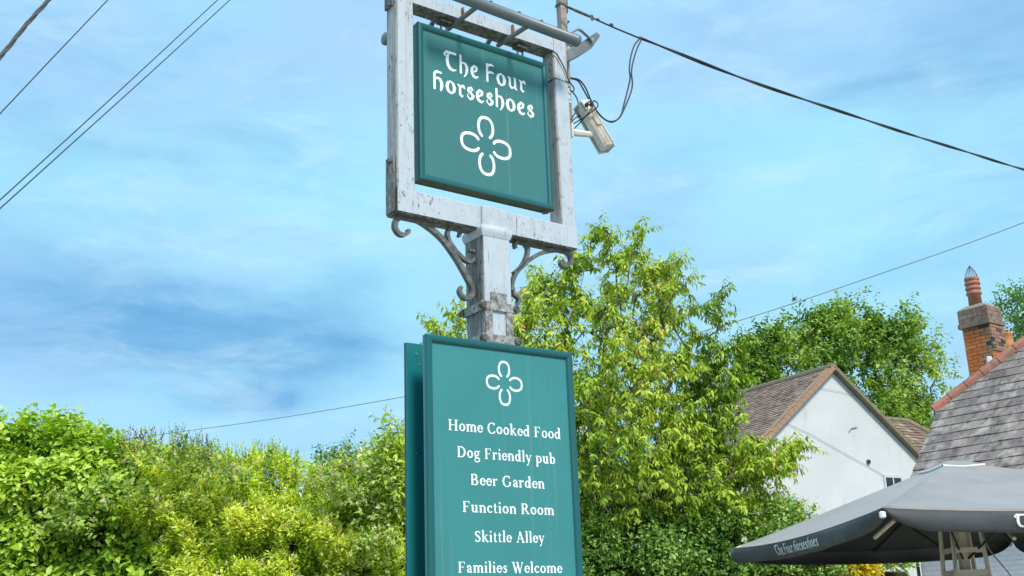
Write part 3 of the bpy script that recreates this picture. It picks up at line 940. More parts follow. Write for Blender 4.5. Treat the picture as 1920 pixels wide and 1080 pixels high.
for px, py in ((832, 46), (975, 97)):
    P = on_plane(px, py, CEN, N2)
    xx = float(np.dot(P - CEN, D2))
    m = MB()
    for k in (-.02, .02):
        m.tube([CEN + D2 * (xx + k) + ZUP * (ZU1 - .01), CEN + D2 * (xx + k) + ZUP * (ztop - .10)], .008, 6)
    m.box(CEN + D2 * xx + ZUP * (ztop - .104), D2, N2, ZUP, (-.04, -.03, -.022), (.04, .03, 0))
    m.build('hanging_hook', IRON_DARK, hang)
m = MB()
P = CEN + D2 * (WU / 2 - .05) + ZUP * (ZU0 - .002)
m.lathe(P, [(.008, -.022), (.012, -.016), (.012, 0)], 8)
m.build('drip_stud', IRON_DARK, hang)

SL = .2582
ZL1, ZL0 = 3.1578, 1.30
LC = CEN + N1 * SL / 2
lb = empty('notice_board', (LC[0], LC[1], ZL0), 'tall teal board listing food, beer garden and skittle alley on the front of the post', 'notice board', 'notice boards on the post')
board(lb, LC, D1, N1, 1.0, ZL0, ZL1, .045, TEAL, .045, .018)
for z in (ZL1 - .4, ZL0 + .3):
    m = MB()
    m.box(CEN + ZUP * z, D1, N1, ZUP, (-SH - .01, SH + .001, -.03), (SH + .01, SL / 2 - .046, .03))
    m.build('fixing_batten', IRON_DARK, lb)
face1 = LC - N1 * .018
FL = lambda x, y: on_plane(x, y, face1, N1)
for s, a, c in (('Home Cooked Food', (840.5, 806.3), (1051, 823.5)), ('Dog Friendly pub', (857.6, 856.9), (1040.8, 870.3)), ('Beer Garden', (883, 909), (1021, 916.6)),
                ('Function Room', (867.6, 959.9), (1038.8, 966.2)), ('Skittle Alley', (890.5, 1016), (1021, 1018)), ('Families Welcome', (859, 1073.8), (1054.6, 1074.4))):
    cap = (FL(a[0], a[1] - 20.6) - FL(*a))[2]
    place_text('lettering', SER, s, FL(*a), FL(*c), ZUP, N1, cap / 1.45, lb, .0012, .05, .62, .045)
e0, e1_ = FL(943.5, 676), FL(948, 762)
el, er = FL(911, 712), FL(981, 726)
place_emblem(FL(945.6, 718.6), D1, ZUP, N1, np.linalg.norm((er - el)[:2]) / 2, (e0 - e1_)[2] / 2, lb, .0012)

RC = CEN - N1 * SL / 2
rb = empty('notice_board', (RC[0], RC[1], ZL0), 'matching teal board behind the post, only its plain left strip showing', 'notice board', 'notice boards on the post')
board(rb, RC, -D1, -N1, 1.0, ZL0, ZL1, .035, TEAL_BACK, .045, .014)
for k, z in enumerate((ZL1 - .06, ZL1 - .12, ZL1 - .62, ZL0 + .4)):
    m = MB()
    m.tube([RC - D1 * (.44 - .02 * (k % 2)) + N1 * .0345 + ZUP * z, RC - D1 * (.44 - .02 * (k % 2)) + N1 * .040 + ZUP * z], .006, 8)
    m.build('screw_head', STEEL, rb)
for z in (ZL1 - .4, ZL0 + .3):
    m = MB()
    m.box(CEN + ZUP * z, D1, N1, ZUP, (-SH - .01, -SL / 2 + .036, -.03), (SH + .01, -SH - .001, .03))
    m.build('fixing_batten', IRON_DARK, rb)

# ------------------------------------------------------------------ tube lamps on the top beam
lampF = empty('trough_lamp', tuple(CEN + N2 * .27 + ZUP * ztop), 'long grey tubular lamp held on arms in front of the frame top', 'sign lamp', 'lamps on the sign frame')
LP_ = CEN + N2 * .27
a0, a1 = on_plane(845, -13, LP_, N2), on_plane(1083, 77, LP_, N2)
ax = (a1 - a0) / np.linalg.norm(a1 - a0)
m = MB()
m.tube([a0 - ax * .04, a0, a1 - ax * .03, a1 - ax * .028, a1], [.036, .036, .036, .040, .040], 20)
m.build('lamp_tube', LAMP_GREY, lampF, True)
m = MB()
m.tube([a0 - ax * .07, a0 - ax * .03], .041, 20)
m.build('end_cap', LAMP_DARK, lampF, True)
for (bx, by), (tx, ty) in (((846, 56), (892, 24)), ((940, 86), (985, 58))):
    B0 = on_plane(bx, by, CEN - N2 * .02, N2)
    tt = on_plane(tx, ty, LP_, N2)
    k = np.dot(tt - a0, ax)
    E0 = a0 + ax * k - ZUP * .02
    B0 = CEN + D2 * np.dot(B0 - CEN, D2) - N2 * .06 + ZUP * (ztop - .113)
    E0 = E0 + (D2 * np.dot(B0 - E0, D2))
    m = MB()
    m.ribbon([B0, B0 + N2 * .10 + ZUP * .0, E0 - N2 * .03, E0], .02, .012, D2)
    m.build('lamp_arm', LAMP_DARK, lampF)
    m = MB()
    mm = CEN + D2 * (np.dot(B0 - CEN, D2) + .03) + N2 * (FH + .001)
    m.box(mm, D2, N2, ZUP, (-.007, 0, ztop - .1), (.007, .012, ztop - .015))
    m.build('arm_strap', RUST, lampF)
for k in (.30, .52, .70):
    m = MB()
    p = a0 + (a1 - a0) * k + ZUP * .036
    m.lathe(p, [(.013, -.004), (.013, .010), (.006, .016)], 8)
    m.build('lamp_screw', IRON_DARK, lampF)

lampR = empty('trough_lamp', tuple(CEN - N2 * .27 + ZUP * ztop), 'grey lamp behind the frame, just its round end showing left of the upright', 'sign lamp', 'lamps on the sign frame')
LR = CEN - N2 * .27
r0 = on_plane(721, 72, LR, N2)
r1 = r0 + D2 * .9
m = MB()
m.tube([r0, r0 + D2 * .02, r0 + D2 * .022, r1], [.041, .041, .036, .036], 20)
m.build('lamp_tube', LAMP_GREY, lampR, True)
m = MB()
m.tube([r0 - D2 * .006, r0 + D2 * .0], [.034, .039], 20)
m.build('end_cap', LAMP_DARK, lampR, True)
for k in (.25, .68):
    B0 = CEN + D2 * (np.dot(r0 - CEN, D2) + k) - N2 * FH + ZUP * (ztop - .04)
    E0 = r0 + D2 * k
    m = MB()
    m.ribbon([B0, E0], .02, .012, D2)
    m.build('lamp_arm', LAMP_DARK, lampR)

# floodlight at the right end
fl = empty('floodlight', tuple(on_plane(1070, 100, CEN - N2 * .10, N2)), 'slim dark grey floodlight jutting out behind the right upright', 'floodlight')
PQ = CEN - N2 * .10
PQf = PQ + N2 * .075
out = [on_plane(x, y, PQf, N2) - N2 * .075 for x, y in ((1058, 108), (1064, 94), (1074, 87), (1098, 74), (1119, 60), (1126, 67), (1109, 91), (1094, 99), (1063, 115))]
m = MB()
n_ = len(out)
for s in (-1, 1):
    for p in out:
        m.v.append(p + N2 * s * .075)
m.f += [tuple(range(n_ - 1, -1, -1)), tuple(range(n_, 2 * n_))] + [(i, (i + 1) % n_, n_ + (i + 1) % n_, n_ + i) for i in range(n_)]
m.build('lamp_body', LAMP_DARK, fl)
for s in (-1, 1):
    m = MB()
    q = [on_plane(x, y, PQ + N2 * .085, N2) - N2 * (.085 - s * .085) for x, y in ((1067, 65), (1075, 60), (1084, 55), (1090, 58), (1099, 66), (1109, 75))]
    m.ribbon(q, .014, .006, N2)
    m.build('stirrup', LAMP_DARK, fl)
    m = MB()
    m.tube([q[-1] - N2 * .004, q[-1] + N2 * .012 * s], .014, 8)
    m.build('pivot_bolt', STEEL, fl)
m = MB()
q0 = on_plane(1067, 65, PQ + N2 * .085, N2)
m.tube([q0 - N2 * .17, q0], .009, 8)
m.tube([q0 - N2 * .06, CEN + D2 * (WF / 2 - .02) - N2 * .05 + ZUP * (q0[2] - .06)], .012, 8)
m.build('mounting_arm', LAMP_DARK, fl)

# mast behind the right upright
mast = empty('cable_mast', tuple(on_plane(1052, 60, CEN - N2 * .09, N2)), 'thin weathered timber mast rising behind the right upright', 'mast')
PM = CEN - N2 * .09
mx = np.dot(on_plane(1054, 40, PM, N2) - CEN, D2)
m = MB()
m.box(PM + D2 * mx, D2, N2, ZUP, (-.026, -.026, ztop - .5), (.026, .026, ztop + .62), .003)
m.build('pole', MAST, mast)
m = MB()
zz = on_plane(1061, 12, PM, N2)[2]
m.box(PM + D2 * (mx + .034), D2, N2, ZUP, (-.008, -.02, zz - .06), (.008, .02, zz + .10))
m.tube([PM + D2 * (mx + .04) + ZUP * (zz - .12), PM + D2 * (mx + .05) + ZUP * (zz - .13)], .018, 8)
m.build('cable_bracket', IRON_DARK, mast)
cl = MB()
cz = on_plane(1045, 8, PM, N2)[2]
cl.box(PM + D2 * mx + ZUP * cz, D2, N2, ZUP, (-.031, -.031, -.008), (.031, .031, .008))
cl.build('band_clamp', IRON_DARK, mast)


def wire(name, px, Y0, Y1_, rad, mat, label, cat='cable', n=8, group=None, twist=None, parent=None):
    """cable through photo directions; distance runs evenly (1/Y linear) from Y0 to Y1_"""
    x0, x1 = px[0][0], px[-1][0]
    P = []
    for x, y in catmull([(a, c, 0) for a, c in px], n)[:]if False else [(q[0], q[1]) for q in catmull([(a, c, 0) for a, c in px], n)]:
        k = (x - x0) / (x1 - x0)
        P.append(at_y(x, y, 1 / ((1 - k) / Y0 + k / Y1_)))
    m = MB()
    if twist:
        r2, pitch, strands = twist
        L = np.concatenate([[0], np.cumsum([np.linalg.norm(P[i + 1] - P[i]) for i in range(len(P) - 1)])])
        for s in range(strands):
            Q = []
            for Lq in np.arange(0, L[-1], pitch / 8):
                i = min(np.searchsorted(L, Lq, side='right') - 1, len(P) - 2)
                t = (Lq - L[i]) / (L[i + 1] - L[i])
                p = P[i] + (P[i + 1] - P[i]) * t
                dd = P[i + 1] - P[i]
                dd /= np.linalg.norm(dd)
                a = np.cross(dd, ZUP); a /= np.linalg.norm(a)
                c = np.cross(dd, a)
                ph = 2 * pi * Lq / pitch + 2 * pi * s / strands
                Q.append(p + (a * cos(ph) + c * sin(ph)) * r2)
            m.tube(Q, rad, 6)
    else:
        m.tube(P, rad, 6)
    o = m.build(name, mat, parent, True)
    if parent is None:
        tag(o, label, cat, group)
    return o


wire('turnbuckle_stay', [(1059, 11), (1085, 21), (1110, 33), (1145, 49), (1200, 72)], 6.75, 6.9, .006, CABLE, 'thin stay with turnbuckle running from mast top to the black cables', 'stay wire', 5)
tbo = empty('turnbuckle', at_y(1085, 22, 6.8), 'small iron turnbuckle and ring just right of the mast', 'turnbuckle')
for k, (x, y, r) in enumerate(((1110, 33, .017), (1121, 37, .012), (1146, 47, .014), (1200, 71, .012))):
    p = at_y(x, y, 6.8 + .002 * k)
    tb = MB()
    if k == 0:
        tb.tube([p + (ray(1121, 37) - ray(1100, 29)) * cos(a) * .8 + ZUP * sin(a) * .02 for a in np.linspace(0, 2 * pi, 13)], .005, 5, False)
        tb.build('ring', IRON_DARK, tbo, True)
    else:
        tb.lathe(p, [(.002, -r), (r, -r * .4), (r, r * .5), (.002, r)], 8)
        tb.build('clamp_knot', IRON_DARK, tbo, True)
p0, p1 = at_y(1064, 13, 6.76), at_y(1106, 31, 6.8)
tb = MB()
tb.tube([p0, p0 + (p1 - p0) * .5, p1], [.008, .011, .009], 8)
tb.build('screw_barrel', IRON_DARK, tbo, True)
wire('service_cable', [(1200, 71), (1255, 93), (1345, 129), (1420, 157), (1500, 184), (1600, 217), (1700, 250), (1810, 284), (1920, 318), (2100, 366), (2400, 440)], 6.9, 16, .0068, CABLE,
     'heavy pair of twisted black cables sloping down to the right edge', 'cable', 6, group='twisted service cables', twist=(.0065, 1.7, 2))
lp = MB()
for pts in ([(1200, 72), (1190, 84), (1183, 105), (1180, 130), (1181, 150), (1170, 195), (1163, 218), (1148, 229), (1130, 221), (1112, 200), (1094, 168), (1084, 152), (1070, 147)],
            [(1204, 72), (1195, 90), (1188, 112), (1184, 135), (1185, 165), (1170, 205), (1158, 224), (1140, 227), (1122, 212), (1108, 188), (1098, 165), (1086, 150), (1070, 146)]):
    lp.tube([on_plane(q[0], q[1], CEN - N2 * .02, N2) for q in catmull([(a, c, 0) for a, c in pts], 5)], .0055, 6)
tag(lp.build('drip_loop_cable', CABLE, None, True), 'black cable hanging in a deep loop right of the sign frame', 'cable')
lp = MB()
for pts, o_ in (([(1028, 94), (1040, 98), (1050, 112), (1060, 132), (1066, 150), (1076, 165), (1074, 172), (1068, 168)], .075),
                ([(1068, 168), (1078, 178), (1084, 192), (1082, 205), (1070, 225)], .05), ([(1070, 231), (1078, 222), (1090, 215)], .03)):
    lp.tube([on_plane(q[0], q[1], CEN + N2 * o_, N2) for q in catmull([(a, c, 0) for a, c in pts], 5)], .0045, 6)
tie = on_plane(1045, 148, CEN + N2 * FH, N2)
r = .003
zt = tie[2]
xx0, xx1 = WF / 2 - pw, WF / 2
lp.tube([CEN + D2 * x + N2 * y + ZUP * zt for x, y in ((xx0 - r, -FH - r), (xx0 - r, FH + r), (xx1 + r, FH + r), (xx1 + r, -FH - r), (xx0 - r, -FH - r))], .0035, 6)
tag(lp.build('wiring', CABLE, None, True), 'thin black wiring run down and tied round the right upright', 'wiring')

# CCTV camera
JB = CEN + D2 * (WF / 2) + N2 * .0
cc = empty('security_camera', tuple(on_plane(1105, 230, JB, N2)), 'cream bullet security camera tilted down beside the right upright', 'security camera')
PC = CEN + N2 * .06
c0, c1 = on_plane(1093, 197, PC, N2), on_plane(1124, 287, PC, N2)
ca = (c1 - c0)
clen = np.linalg.norm(ca)
ca /= clen
ca = ca + N2 * .25
ca /= np.linalg.norm(ca)
cb = np.cross(N2, ca); cb /= np.linalg.norm(cb)          # sideways in the picture plane
cn = np.cross(ca, cb); cn /= np.linalg.norm(cn)
if np.dot(cn, N2) < 0:
    cn = -cn
if np.dot(cb, D2) < 0:
    cb = -cb
m = MB()
m.box(c0, ca, cb, cn, (0, -.040, -.045), (clen, .040, .035), .016)
m.build('camera_body', None, cc, mats=[CCTV, CCTV_D], pick=lambda n, c: 1 if np.dot(n, cn) > .6 else 0)
m = MB()
m.box(c0, ca, cb, cn, (-.012, .042, -.050), (clen + .012, .046, .030))
m.box(c0, ca, cb, cn, (-.012, -.044, -.055), (clen + .012, .046, -.050))
m.build('sun_shield', CCTV, cc)
m = MB()
m.box(c0, ca, cb, cn, (-.016, -.040, -.048), (-.001, .040, .038), .003)
m.build('rear_cap', CCTV, cc)
for sx in (-.022, .022):
    m = MB()
    p = c0 + ca * .03 + cb * sx + cn * .036
    m.tube([p, p + cn * .022], .014, 8)
    m.build('cable_gland', BLACK, cc)
m = MB()
m.box(c0, ca, cb, cn, (.0, -.038, .0355), (.058, .038, .040), .002)
m.build('gland_plate', CCTV, cc)
m = MB()
m.box(c0, ca, cb, cn, (.12, -.022, .0355), (.185, .018, .046), .002)
m.box(c0, ca, cb, cn, (.062, -.004, .0352), (clen - .002, .0, .0375))
m.box(c0, ca, cb, cn, (clen - .03, -.04, .0353), (clen - .025, .04, .0375))
m.build('slide_rail', CCTV_D, cc)
m = MB()
wpt = CEN + D2 * (WF / 2) + N2 * .02 + ZUP * on_plane(1075, 254, CEN, N2)[2]
tgt = on_plane(1110, 258, PC, N2) + cn * .03
m.box(wpt, D2, N2, ZUP, (.001, -.05, -.05), (.012, .05, .05))
m.tube([wpt + D2 * .01, wpt + (tgt - wpt) * .3, tgt], [.034, .024, .02], 8)
m.build('wall_arm', CCTV, cc)
m = MB()
for q in (-1, 1):
    a = c0 + ca * .03 + cb * q * .022 + cn * .056
    wq = CEN + D2 * (WF / 2 + .012) + N2 * (.0 + q * .015)
    m.tube(catmull([a, a + cn * .03, a + cn * .035 + ca * .07 - D2 * .03, wq + ZUP * (a[2] - .16 + q * .02) + D2 * .02, wq + ZUP * (a[2] - .10 + q * .02)], 6), .0042, 6)
m.build('camera_lead', CABLE, cc, True)

jb = empty('junction_box', tuple(JB + ZUP * zt), 'small cream junction box with black dome on the right upright', 'junction box')
m = MB()
zj0, zj1 = on_plane(1074, 200, JB, N2)[2], on_plane(1074, 174, JB, N2)[2]
m.box(JB, D2, N2, ZUP, (.001, -.03, zj0), (.036, .035, zj1), .004)
m.lathe(JB + D2 * .018 + ZUP * (zj1 + .012), [(.014, -.012), (.016, 0), (.012, .016)], 10)
m.build('box_body', CCTV, jb)
m = MB()
zd = on_plane(1070, 132, JB, N2)[2]
m.lathe(JB + D2 * .024 + ZUP * zd, [(.02, -.04), (.024, -.02), (.026, 0), (.022, .016), (.010, .028)], 12)
m.build('dome', BLACK, jb, True)
m = MB()
m.lathe(JB + D2 * .02 + ZUP * (zd - .062), [(.012, -.012), (.018, -.006), (.018, .008), (.01, .014)], 8)
m.build('cable_clamp', CCTV, jb)

# ------------------------------------------------------------------ overhead wires
wire('service_cable', [(-60, 165), (0, 107), (48, 48), (95, -4), (150, -66)], 5.2, 6.4, .0075, CABLE_G, 'thick grey twisted cable cutting across the top left corner', 'cable', 5, group='twisted service cables', twist=(.0065, .55, 3))
wire('telephone_wire', [(-60, 274), (0, 213), (100, 107), (200, 2), (260, -62)], 8, 10, .0052, CABLE, 'single black wire between the thick corner cable and the wire pair', 'wire', group='overhead wires')
wire('telephone_wire', [(-60, 430), (0, 375), (136, 251), (272, 126), (410, -2), (480, -66)], 8, 12, .0052, CABLE, 'upper wire of the parallel pair crossing the sky at upper left', 'wire', group='overhead wires')
wire('telephone_wire', [(-60, 444), (0, 391), (143, 262), (287, 132), (432, -1), (500, -64)], 8, 12, .0052, CABLE, 'lower wire of the parallel pair crossing the sky at upper left', 'wire', group='overhead wires')
wire('telephone_wire', [(-100, 856), (100, 842), (298, 815), (528, 783), (757, 744), (1050, 690), (1350, 612), (1640, 517), (1920, 417), (2200, 300)], 38, 26, .012, WIRE_G, 'long thin grey wire sagging low behind the post and cherry tree', 'wire', 10, group='overhead wires')


# ------------------------------------------------------------------ leaves
def leaf_mesh(name, B, Ax, Nm, Ln, Wd, tint, mat, parent=None, droop=.12, fold=.18, kind='stuff', rnd=False):
    """many leaves as one mesh: base B, axis Ax, normal Nm (n x 3); 5 verts and 4 triangles each"""
    n = len(B)
    Ax = Ax / (np.linalg.norm(Ax, axis=1, keepdims=True) + 1e-9)
    Nm = Nm - Ax * (Nm * Ax).sum(1, keepdims=True)
    Nm = Nm / (np.linalg.norm(Nm, axis=1, keepdims=True) + 1e-9)
    Sd = np.cross(Ax, Nm)
    L = Ln[:, None]
    W = Wd[:, None]
    if rnd:
        V = np.empty((n, 8, 3))
        V[:, 0] = B
        V[:, 1] = B + Ax * L * .27 - Sd * W * .42 + Nm * W * fold
        V[:, 2] = B + Ax * L * .34
        V[:, 3] = B + Ax * L * .27 + Sd * W * .42 + Nm * W * fold
        V[:, 4] = B + Ax * L * .62 - Sd * W * .44 + Nm * (W * fold - L * droop * .35)
        V[:, 5] = B + Ax * L * .66 - Nm * L * droop * .4
        V[:, 6] = B + Ax * L * .62 + Sd * W * .44 + Nm * (W * fold - L * droop * .35)
        V[:, 7] = B + Ax * L - Nm * L * droop
        tri = np.array([(0, 2, 1), (0, 3, 2), (1, 2, 4), (2, 5, 4), (2, 3, 5), (3, 6, 5), (4, 5, 7), (5, 6, 7)])
    else:
        V = np.empty((n, 5, 3))
        V[:, 0] = B
        V[:, 1] = B + Ax * L * .45 - Sd * W * .5 + Nm * W * fold
        V[:, 2] = B + Ax * L * .48
        V[:, 3] = B + Ax * L * .45 + Sd * W * .5 + Nm * W * fold
        V[:, 4] = B + Ax * L - Nm * L * droop
        tri = np.array([(0, 2, 1), (0, 3, 2), (1, 2, 4), (2, 3, 4)])
    nv, nf_ = V.shape[1], len(tri)
    Fi = (tri[None] + (np.arange(n) * nv)[:, None, None]).reshape(-1)
    me = bpy.data.meshes.new(name)
    me.vertices.add(n * nv)
    me.vertices.foreach_set('co', V.reshape(-1).astype(np.float32))
    me.loops.add(len(Fi))
    me.loops.foreach_set('vertex_index', Fi.astype(np.int32))
    me.polygons.add(n * nf_)
    me.polygons.foreach_set('loop_start', np.arange(0, n * nf_ * 3, 3, dtype=np.int32))
    at = me.attributes.new('tint', 'FLOAT', 'POINT')
    at.data.foreach_set('value', np.repeat(np.clip(tint, 0, 1), nv).astype(np.float32))
    me.materials.append(mat)
    me.update(calc_edges=True)
    o = bpy.data.objects.new(name, me)
    COL.objects.link(o)
    if parent is not None:
        o.parent = parent
        o.matrix_parent_inverse = Matrix.Translation(-parent.location)
    if kind:
        o['kind'] = kind
    return o


def unit(v):
    return v / (np.linalg.norm(v, axis=-1, keepdims=True) + 1e-9)


def sprigs(P, D, k, slen, ll, lw, spread, droop_dir=0.0, tint0=None, tvar=.25, opposite=True, curve=0.0, jitter=.25):
    """k leaves along each sprig (base P, direction D, length slen): returns leaf arrays"""
    n = len(P)
    D = unit(D)
    ref = unit(np.cross(D, RNG.normal(size=(n, 3))))
    oth = np.cross(D, ref)
    Bs, As, Ns, Ls, Ws, Ts = [], [], [], [], [], []
    if tint0 is None:
        tint0 = RNG.uniform(.25, .65, n)
    sl_ = slen * RNG.uniform(.7, 1.25, n)
    szz = RNG.uniform(.65, 1.2, n)
    for i in range(k):
        f = (i + .6) / k
        ph = (i * 2.399 if not opposite else (i // 2) * 1.57 + (i % 2) * pi) + RNG.uniform(-.4, .4, n)
        side = ref * np.cos(ph)[:, None] + oth * np.sin(ph)[:, None]
        pos = P + D * (sl_ * f)[:, None] + np.array([0, 0, -1.]) * (curve * (sl_ * f) ** 2)[:, None]
        sp = spread * (1.15 - .55 * f)
        ax = unit(D * (1 - sp) + side * sp + np.array([0, 0, -droop_dir]) + RNG.normal(size=(n, 3)) * jitter * .5)
        nm = unit(D * .55 - side * .25 + np.array([0, 0, .75]) + RNG.normal(size=(n, 3)) * jitter * 1.5)
        sc = szz * RNG.uniform(.7, 1.25, n) * (1.0 - .35 * (f > .85))
        Bs.append(pos); As.append(ax); Ns.append(nm)
        Ls.append(ll * sc); Ws.append(lw * sc)
        Ts.append(tint0 + RNG.normal(size=n) * tvar * .5 + .18 * (f - .5))
    return [np.concatenate(q) for q in (Bs, As, Ns, Ls, Ws, Ts)]


def sprig_stems(name, P, D, slen, rad, mat, parent):
    m = MB()
    for p, d in zip(P, unit(D)):
        m.tube([p - d * .1, p + d * slen], [rad, rad * .4], 3, False)
    o = m.build(name, mat, parent)
    o['kind'] = 'stuff'
    return o


def smooth_noise(P, scale, seed):
    """cheap smooth 3-d noise from a few random plane waves"""
    g = np.random.default_rng(seed)
    out = np.zeros(len(P))
    for k in range(9):
        w = g.normal(size=3) * scale * g.uniform(.6, 1.8)
        out += np.sin(P @ w + g.uniform(0, 6.28))
    return out / 3.2


def px_top(prof, px):
    xs = [p[0] for p in prof]
    return np.interp(px, xs, [p[1] for p in prof])


def hedge_points(n, prof, xr, yb, Yf, depth, bumps, seed, holes=-.55):
    """points on the bumpy front and top of a hedge: profile height comes from prof(pixel x -> pixel y)"""
    x = RNG.uniform(xr[0], xr[1], n)
    ty = px_top(prof, x)
    v = RNG.uniform(0, 1, n)
    y = ty + (yb - ty) * v
    P = np.array([at_y(a, c, Yf) for a, c in zip(x, y)])
    # world-space hedge: push back with lumps, round the top over backwards
    lump = smooth_noise(P * np.array([1, 1, 1.15]), bumps, seed)
    lump2 = smooth_noise(P, bumps * 2.8, seed + 1)
    H = np.array([at_y(a, c, Yf)[2] for a, c in zip(x, ty)])
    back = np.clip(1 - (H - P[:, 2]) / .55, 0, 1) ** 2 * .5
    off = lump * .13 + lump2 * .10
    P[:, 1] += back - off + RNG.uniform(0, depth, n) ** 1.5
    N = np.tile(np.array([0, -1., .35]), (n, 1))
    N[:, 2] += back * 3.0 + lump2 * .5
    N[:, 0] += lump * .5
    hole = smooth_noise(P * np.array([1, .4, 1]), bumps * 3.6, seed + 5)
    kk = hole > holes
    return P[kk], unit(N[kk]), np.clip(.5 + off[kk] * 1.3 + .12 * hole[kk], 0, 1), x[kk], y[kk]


def core_mesh(name, prof, xr, yb, Yf, parent, inset=.46, thick=1.4):  # solid body added behind the leaves to darken the gaps
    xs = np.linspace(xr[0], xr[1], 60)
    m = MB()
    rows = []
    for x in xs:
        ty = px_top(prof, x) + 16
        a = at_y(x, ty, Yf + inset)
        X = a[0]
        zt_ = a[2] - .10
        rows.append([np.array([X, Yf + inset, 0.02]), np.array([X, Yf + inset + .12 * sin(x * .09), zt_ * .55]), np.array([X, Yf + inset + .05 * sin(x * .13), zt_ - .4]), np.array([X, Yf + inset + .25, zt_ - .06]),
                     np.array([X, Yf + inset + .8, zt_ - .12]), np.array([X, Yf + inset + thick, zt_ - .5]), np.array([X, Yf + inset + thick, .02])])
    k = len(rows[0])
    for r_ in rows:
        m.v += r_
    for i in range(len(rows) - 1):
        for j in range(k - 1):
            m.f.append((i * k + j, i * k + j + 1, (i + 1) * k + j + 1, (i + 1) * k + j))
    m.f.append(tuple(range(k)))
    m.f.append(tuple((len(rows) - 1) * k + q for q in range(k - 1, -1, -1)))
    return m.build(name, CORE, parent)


# ------------------------------------------------------------------ left hedge: four plants growing together
YH = 11.0
PROF = [(-260, 825), (-60, 815), (0, 815), (50, 802), (110, 800), (160, 818), (205, 840), (250, 850), (300, 852), (340, 852), (380, 862), (430, 866), (470, 858), (510, 860), (545, 872), (575, 890), (600, 888), (640, 876),
        (680, 862), (715, 838), (745, 815), (790, 805), (880, 830), (960, 880), (1020, 960), (1060, 1060), (1100, 1100)]

shA = empty('broadleaf_shrub', at_y(60, 1080, YH) * np.array([1, 1, 0]), 'glossy broad-leaved green shrub filling the bottom left corner', 'shrub')
core_mesh('inner_shade_core', PROF, (-260, 200), 1180, YH, shA)
P, N, tn, x, y = hedge_points(6600, PROF, (-260, 330), 1130, YH, .42, 2.3, 5)
keep = RNG.uniform(size=len(x)) < np.clip((330 - x) / 90 - np.clip((y - 900) / 220, -1, 0) * .5, 0, 1)
P, N, tn = P[keep], N[keep], tn[keep]
D = N * .75 + np.array([0, 0, .5]) + RNG.normal(size=N.shape) * .45
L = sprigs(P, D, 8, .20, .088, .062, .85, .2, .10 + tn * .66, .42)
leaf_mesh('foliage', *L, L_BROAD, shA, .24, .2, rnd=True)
# sprays standing out along the skyline
xs = RNG.uniform(-150, 235, 120)
Ptop = np.array([at_y(a, px_top(PROF, a) + RNG.uniform(-4, 22), YH + RNG.uniform(0, .5)) for a in xs])
Dt = np.array([0, 0, 1.]) + RNG.normal(size=(len(xs), 3)) * .4
L = sprigs(Ptop, Dt, 10, .24, .08, .054, .75, .12, RNG.uniform(.3, .7, len(xs)), .3)
leaf_mesh('skyline_shoots', *L, L_BROAD, shA, .2, .2, rnd=True)

shB = empty('privet_hedge', at_y(480, 1080, YH) * np.array([1, 1, 0]), 'yellow-green privet hedge with upright shoots left of the notice board', 'hedge')
core_mesh('inner_shade_core', PROF, (200, 930), 1180, YH, shB, .5, .9)
P, N, tn, x, y = hedge_points(20500, PROF, (170, 1040), 1130, YH, .26, 4.2, 9, -.42)
edge = 235 + np.clip(y - 860, 0, 300) * .15 + smooth_noise(np.c_[x * .02, y * .02, x * 0], 1.0, 3) * 40
keep = (x > edge) & (RNG.uniform(size=len(x)) < np.where(x > 640, .6, 1))
P, N, tn, x, y = P[keep], N[keep], tn[keep], x[keep], y[keep]
D = N * .55 + np.array([0, 0, .85]) + RNG.normal(size=N.shape) * .3
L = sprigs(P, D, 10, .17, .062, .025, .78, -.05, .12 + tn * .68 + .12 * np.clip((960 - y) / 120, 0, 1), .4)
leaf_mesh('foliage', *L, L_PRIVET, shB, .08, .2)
xs = np.concatenate([RNG.uniform(330, 560, 120), RNG.uniform(600, 780, 40)])
Ptop = np.array([at_y(a, px_top(PROF, a) + RNG.uniform(2, 30), YH + RNG.uniform(0, .5)) for a in xs])
Dt = np.array([0, 0, 1.]) + RNG.normal(size=(len(xs), 3)) * .26
L = sprigs(Ptop, Dt, 16, .22, .046, .017, .62, -.1, RNG.uniform(.15, .6, len(xs)), .3)
leaf_mesh('skyline_shoots', *L, L_PRIVET, shB, .05, .2)
sprig_stems('shoot_stems', Ptop, Dt, .24, .0035, TWIG, shB)
keep = RNG.uniform(size=len(P)) < .022 + .03 * (x > 600)
L = sprigs(P[keep] - N[keep] * -.16 + np.array([0, 0, .06]), D[keep], 8, .05, .026, .018, .9, 0, RNG.uniform(.1, .9, keep.sum()), .3)
leaf_mesh('blossom', *L, L_FLOWER, shB, .0, .1)

shC = empty('bramble_bush', at_y(300, 1080, YH - .3) * np.array([1, 1, 0]), 'bramble with pinkish flowers and reddish shoots where shrub meets privet', 'bramble')
clus = [(300, 860, 70, 28), (370, 880, 60, 26), (150, 950, 60, 26), (230, 930, 70, 30), (130, 990, 50, 20), (430, 900, 60, 26), (330, 945, 60, 30)]
Ps, W_ = [], []
for cx_, cy_, rx_, ry_ in clus:
    for _ in range(30):
        a, c = RNG.normal() * rx_ * .6 + cx_, RNG.normal() * ry_ * .6 + cy_
        Ps.append(at_y(a, c, YH - .28 + RNG.uniform(-.1, .15)))
Ps = np.array(Ps)
Dd = np.tile([0, -.6, .5], (len(Ps), 1)) + RNG.normal(size=(len(Ps), 3)) * .4
L = sprigs(Ps, Dd, 8, .16, .055, .035, .85, .1, RNG.uniform(.2, .8, len(Ps)), .35)
leaf_mesh('foliage', *L, L_BRAMBLE, shC, .12, .15, rnd=True)
k = RNG.choice(len(Ps), 60, False)
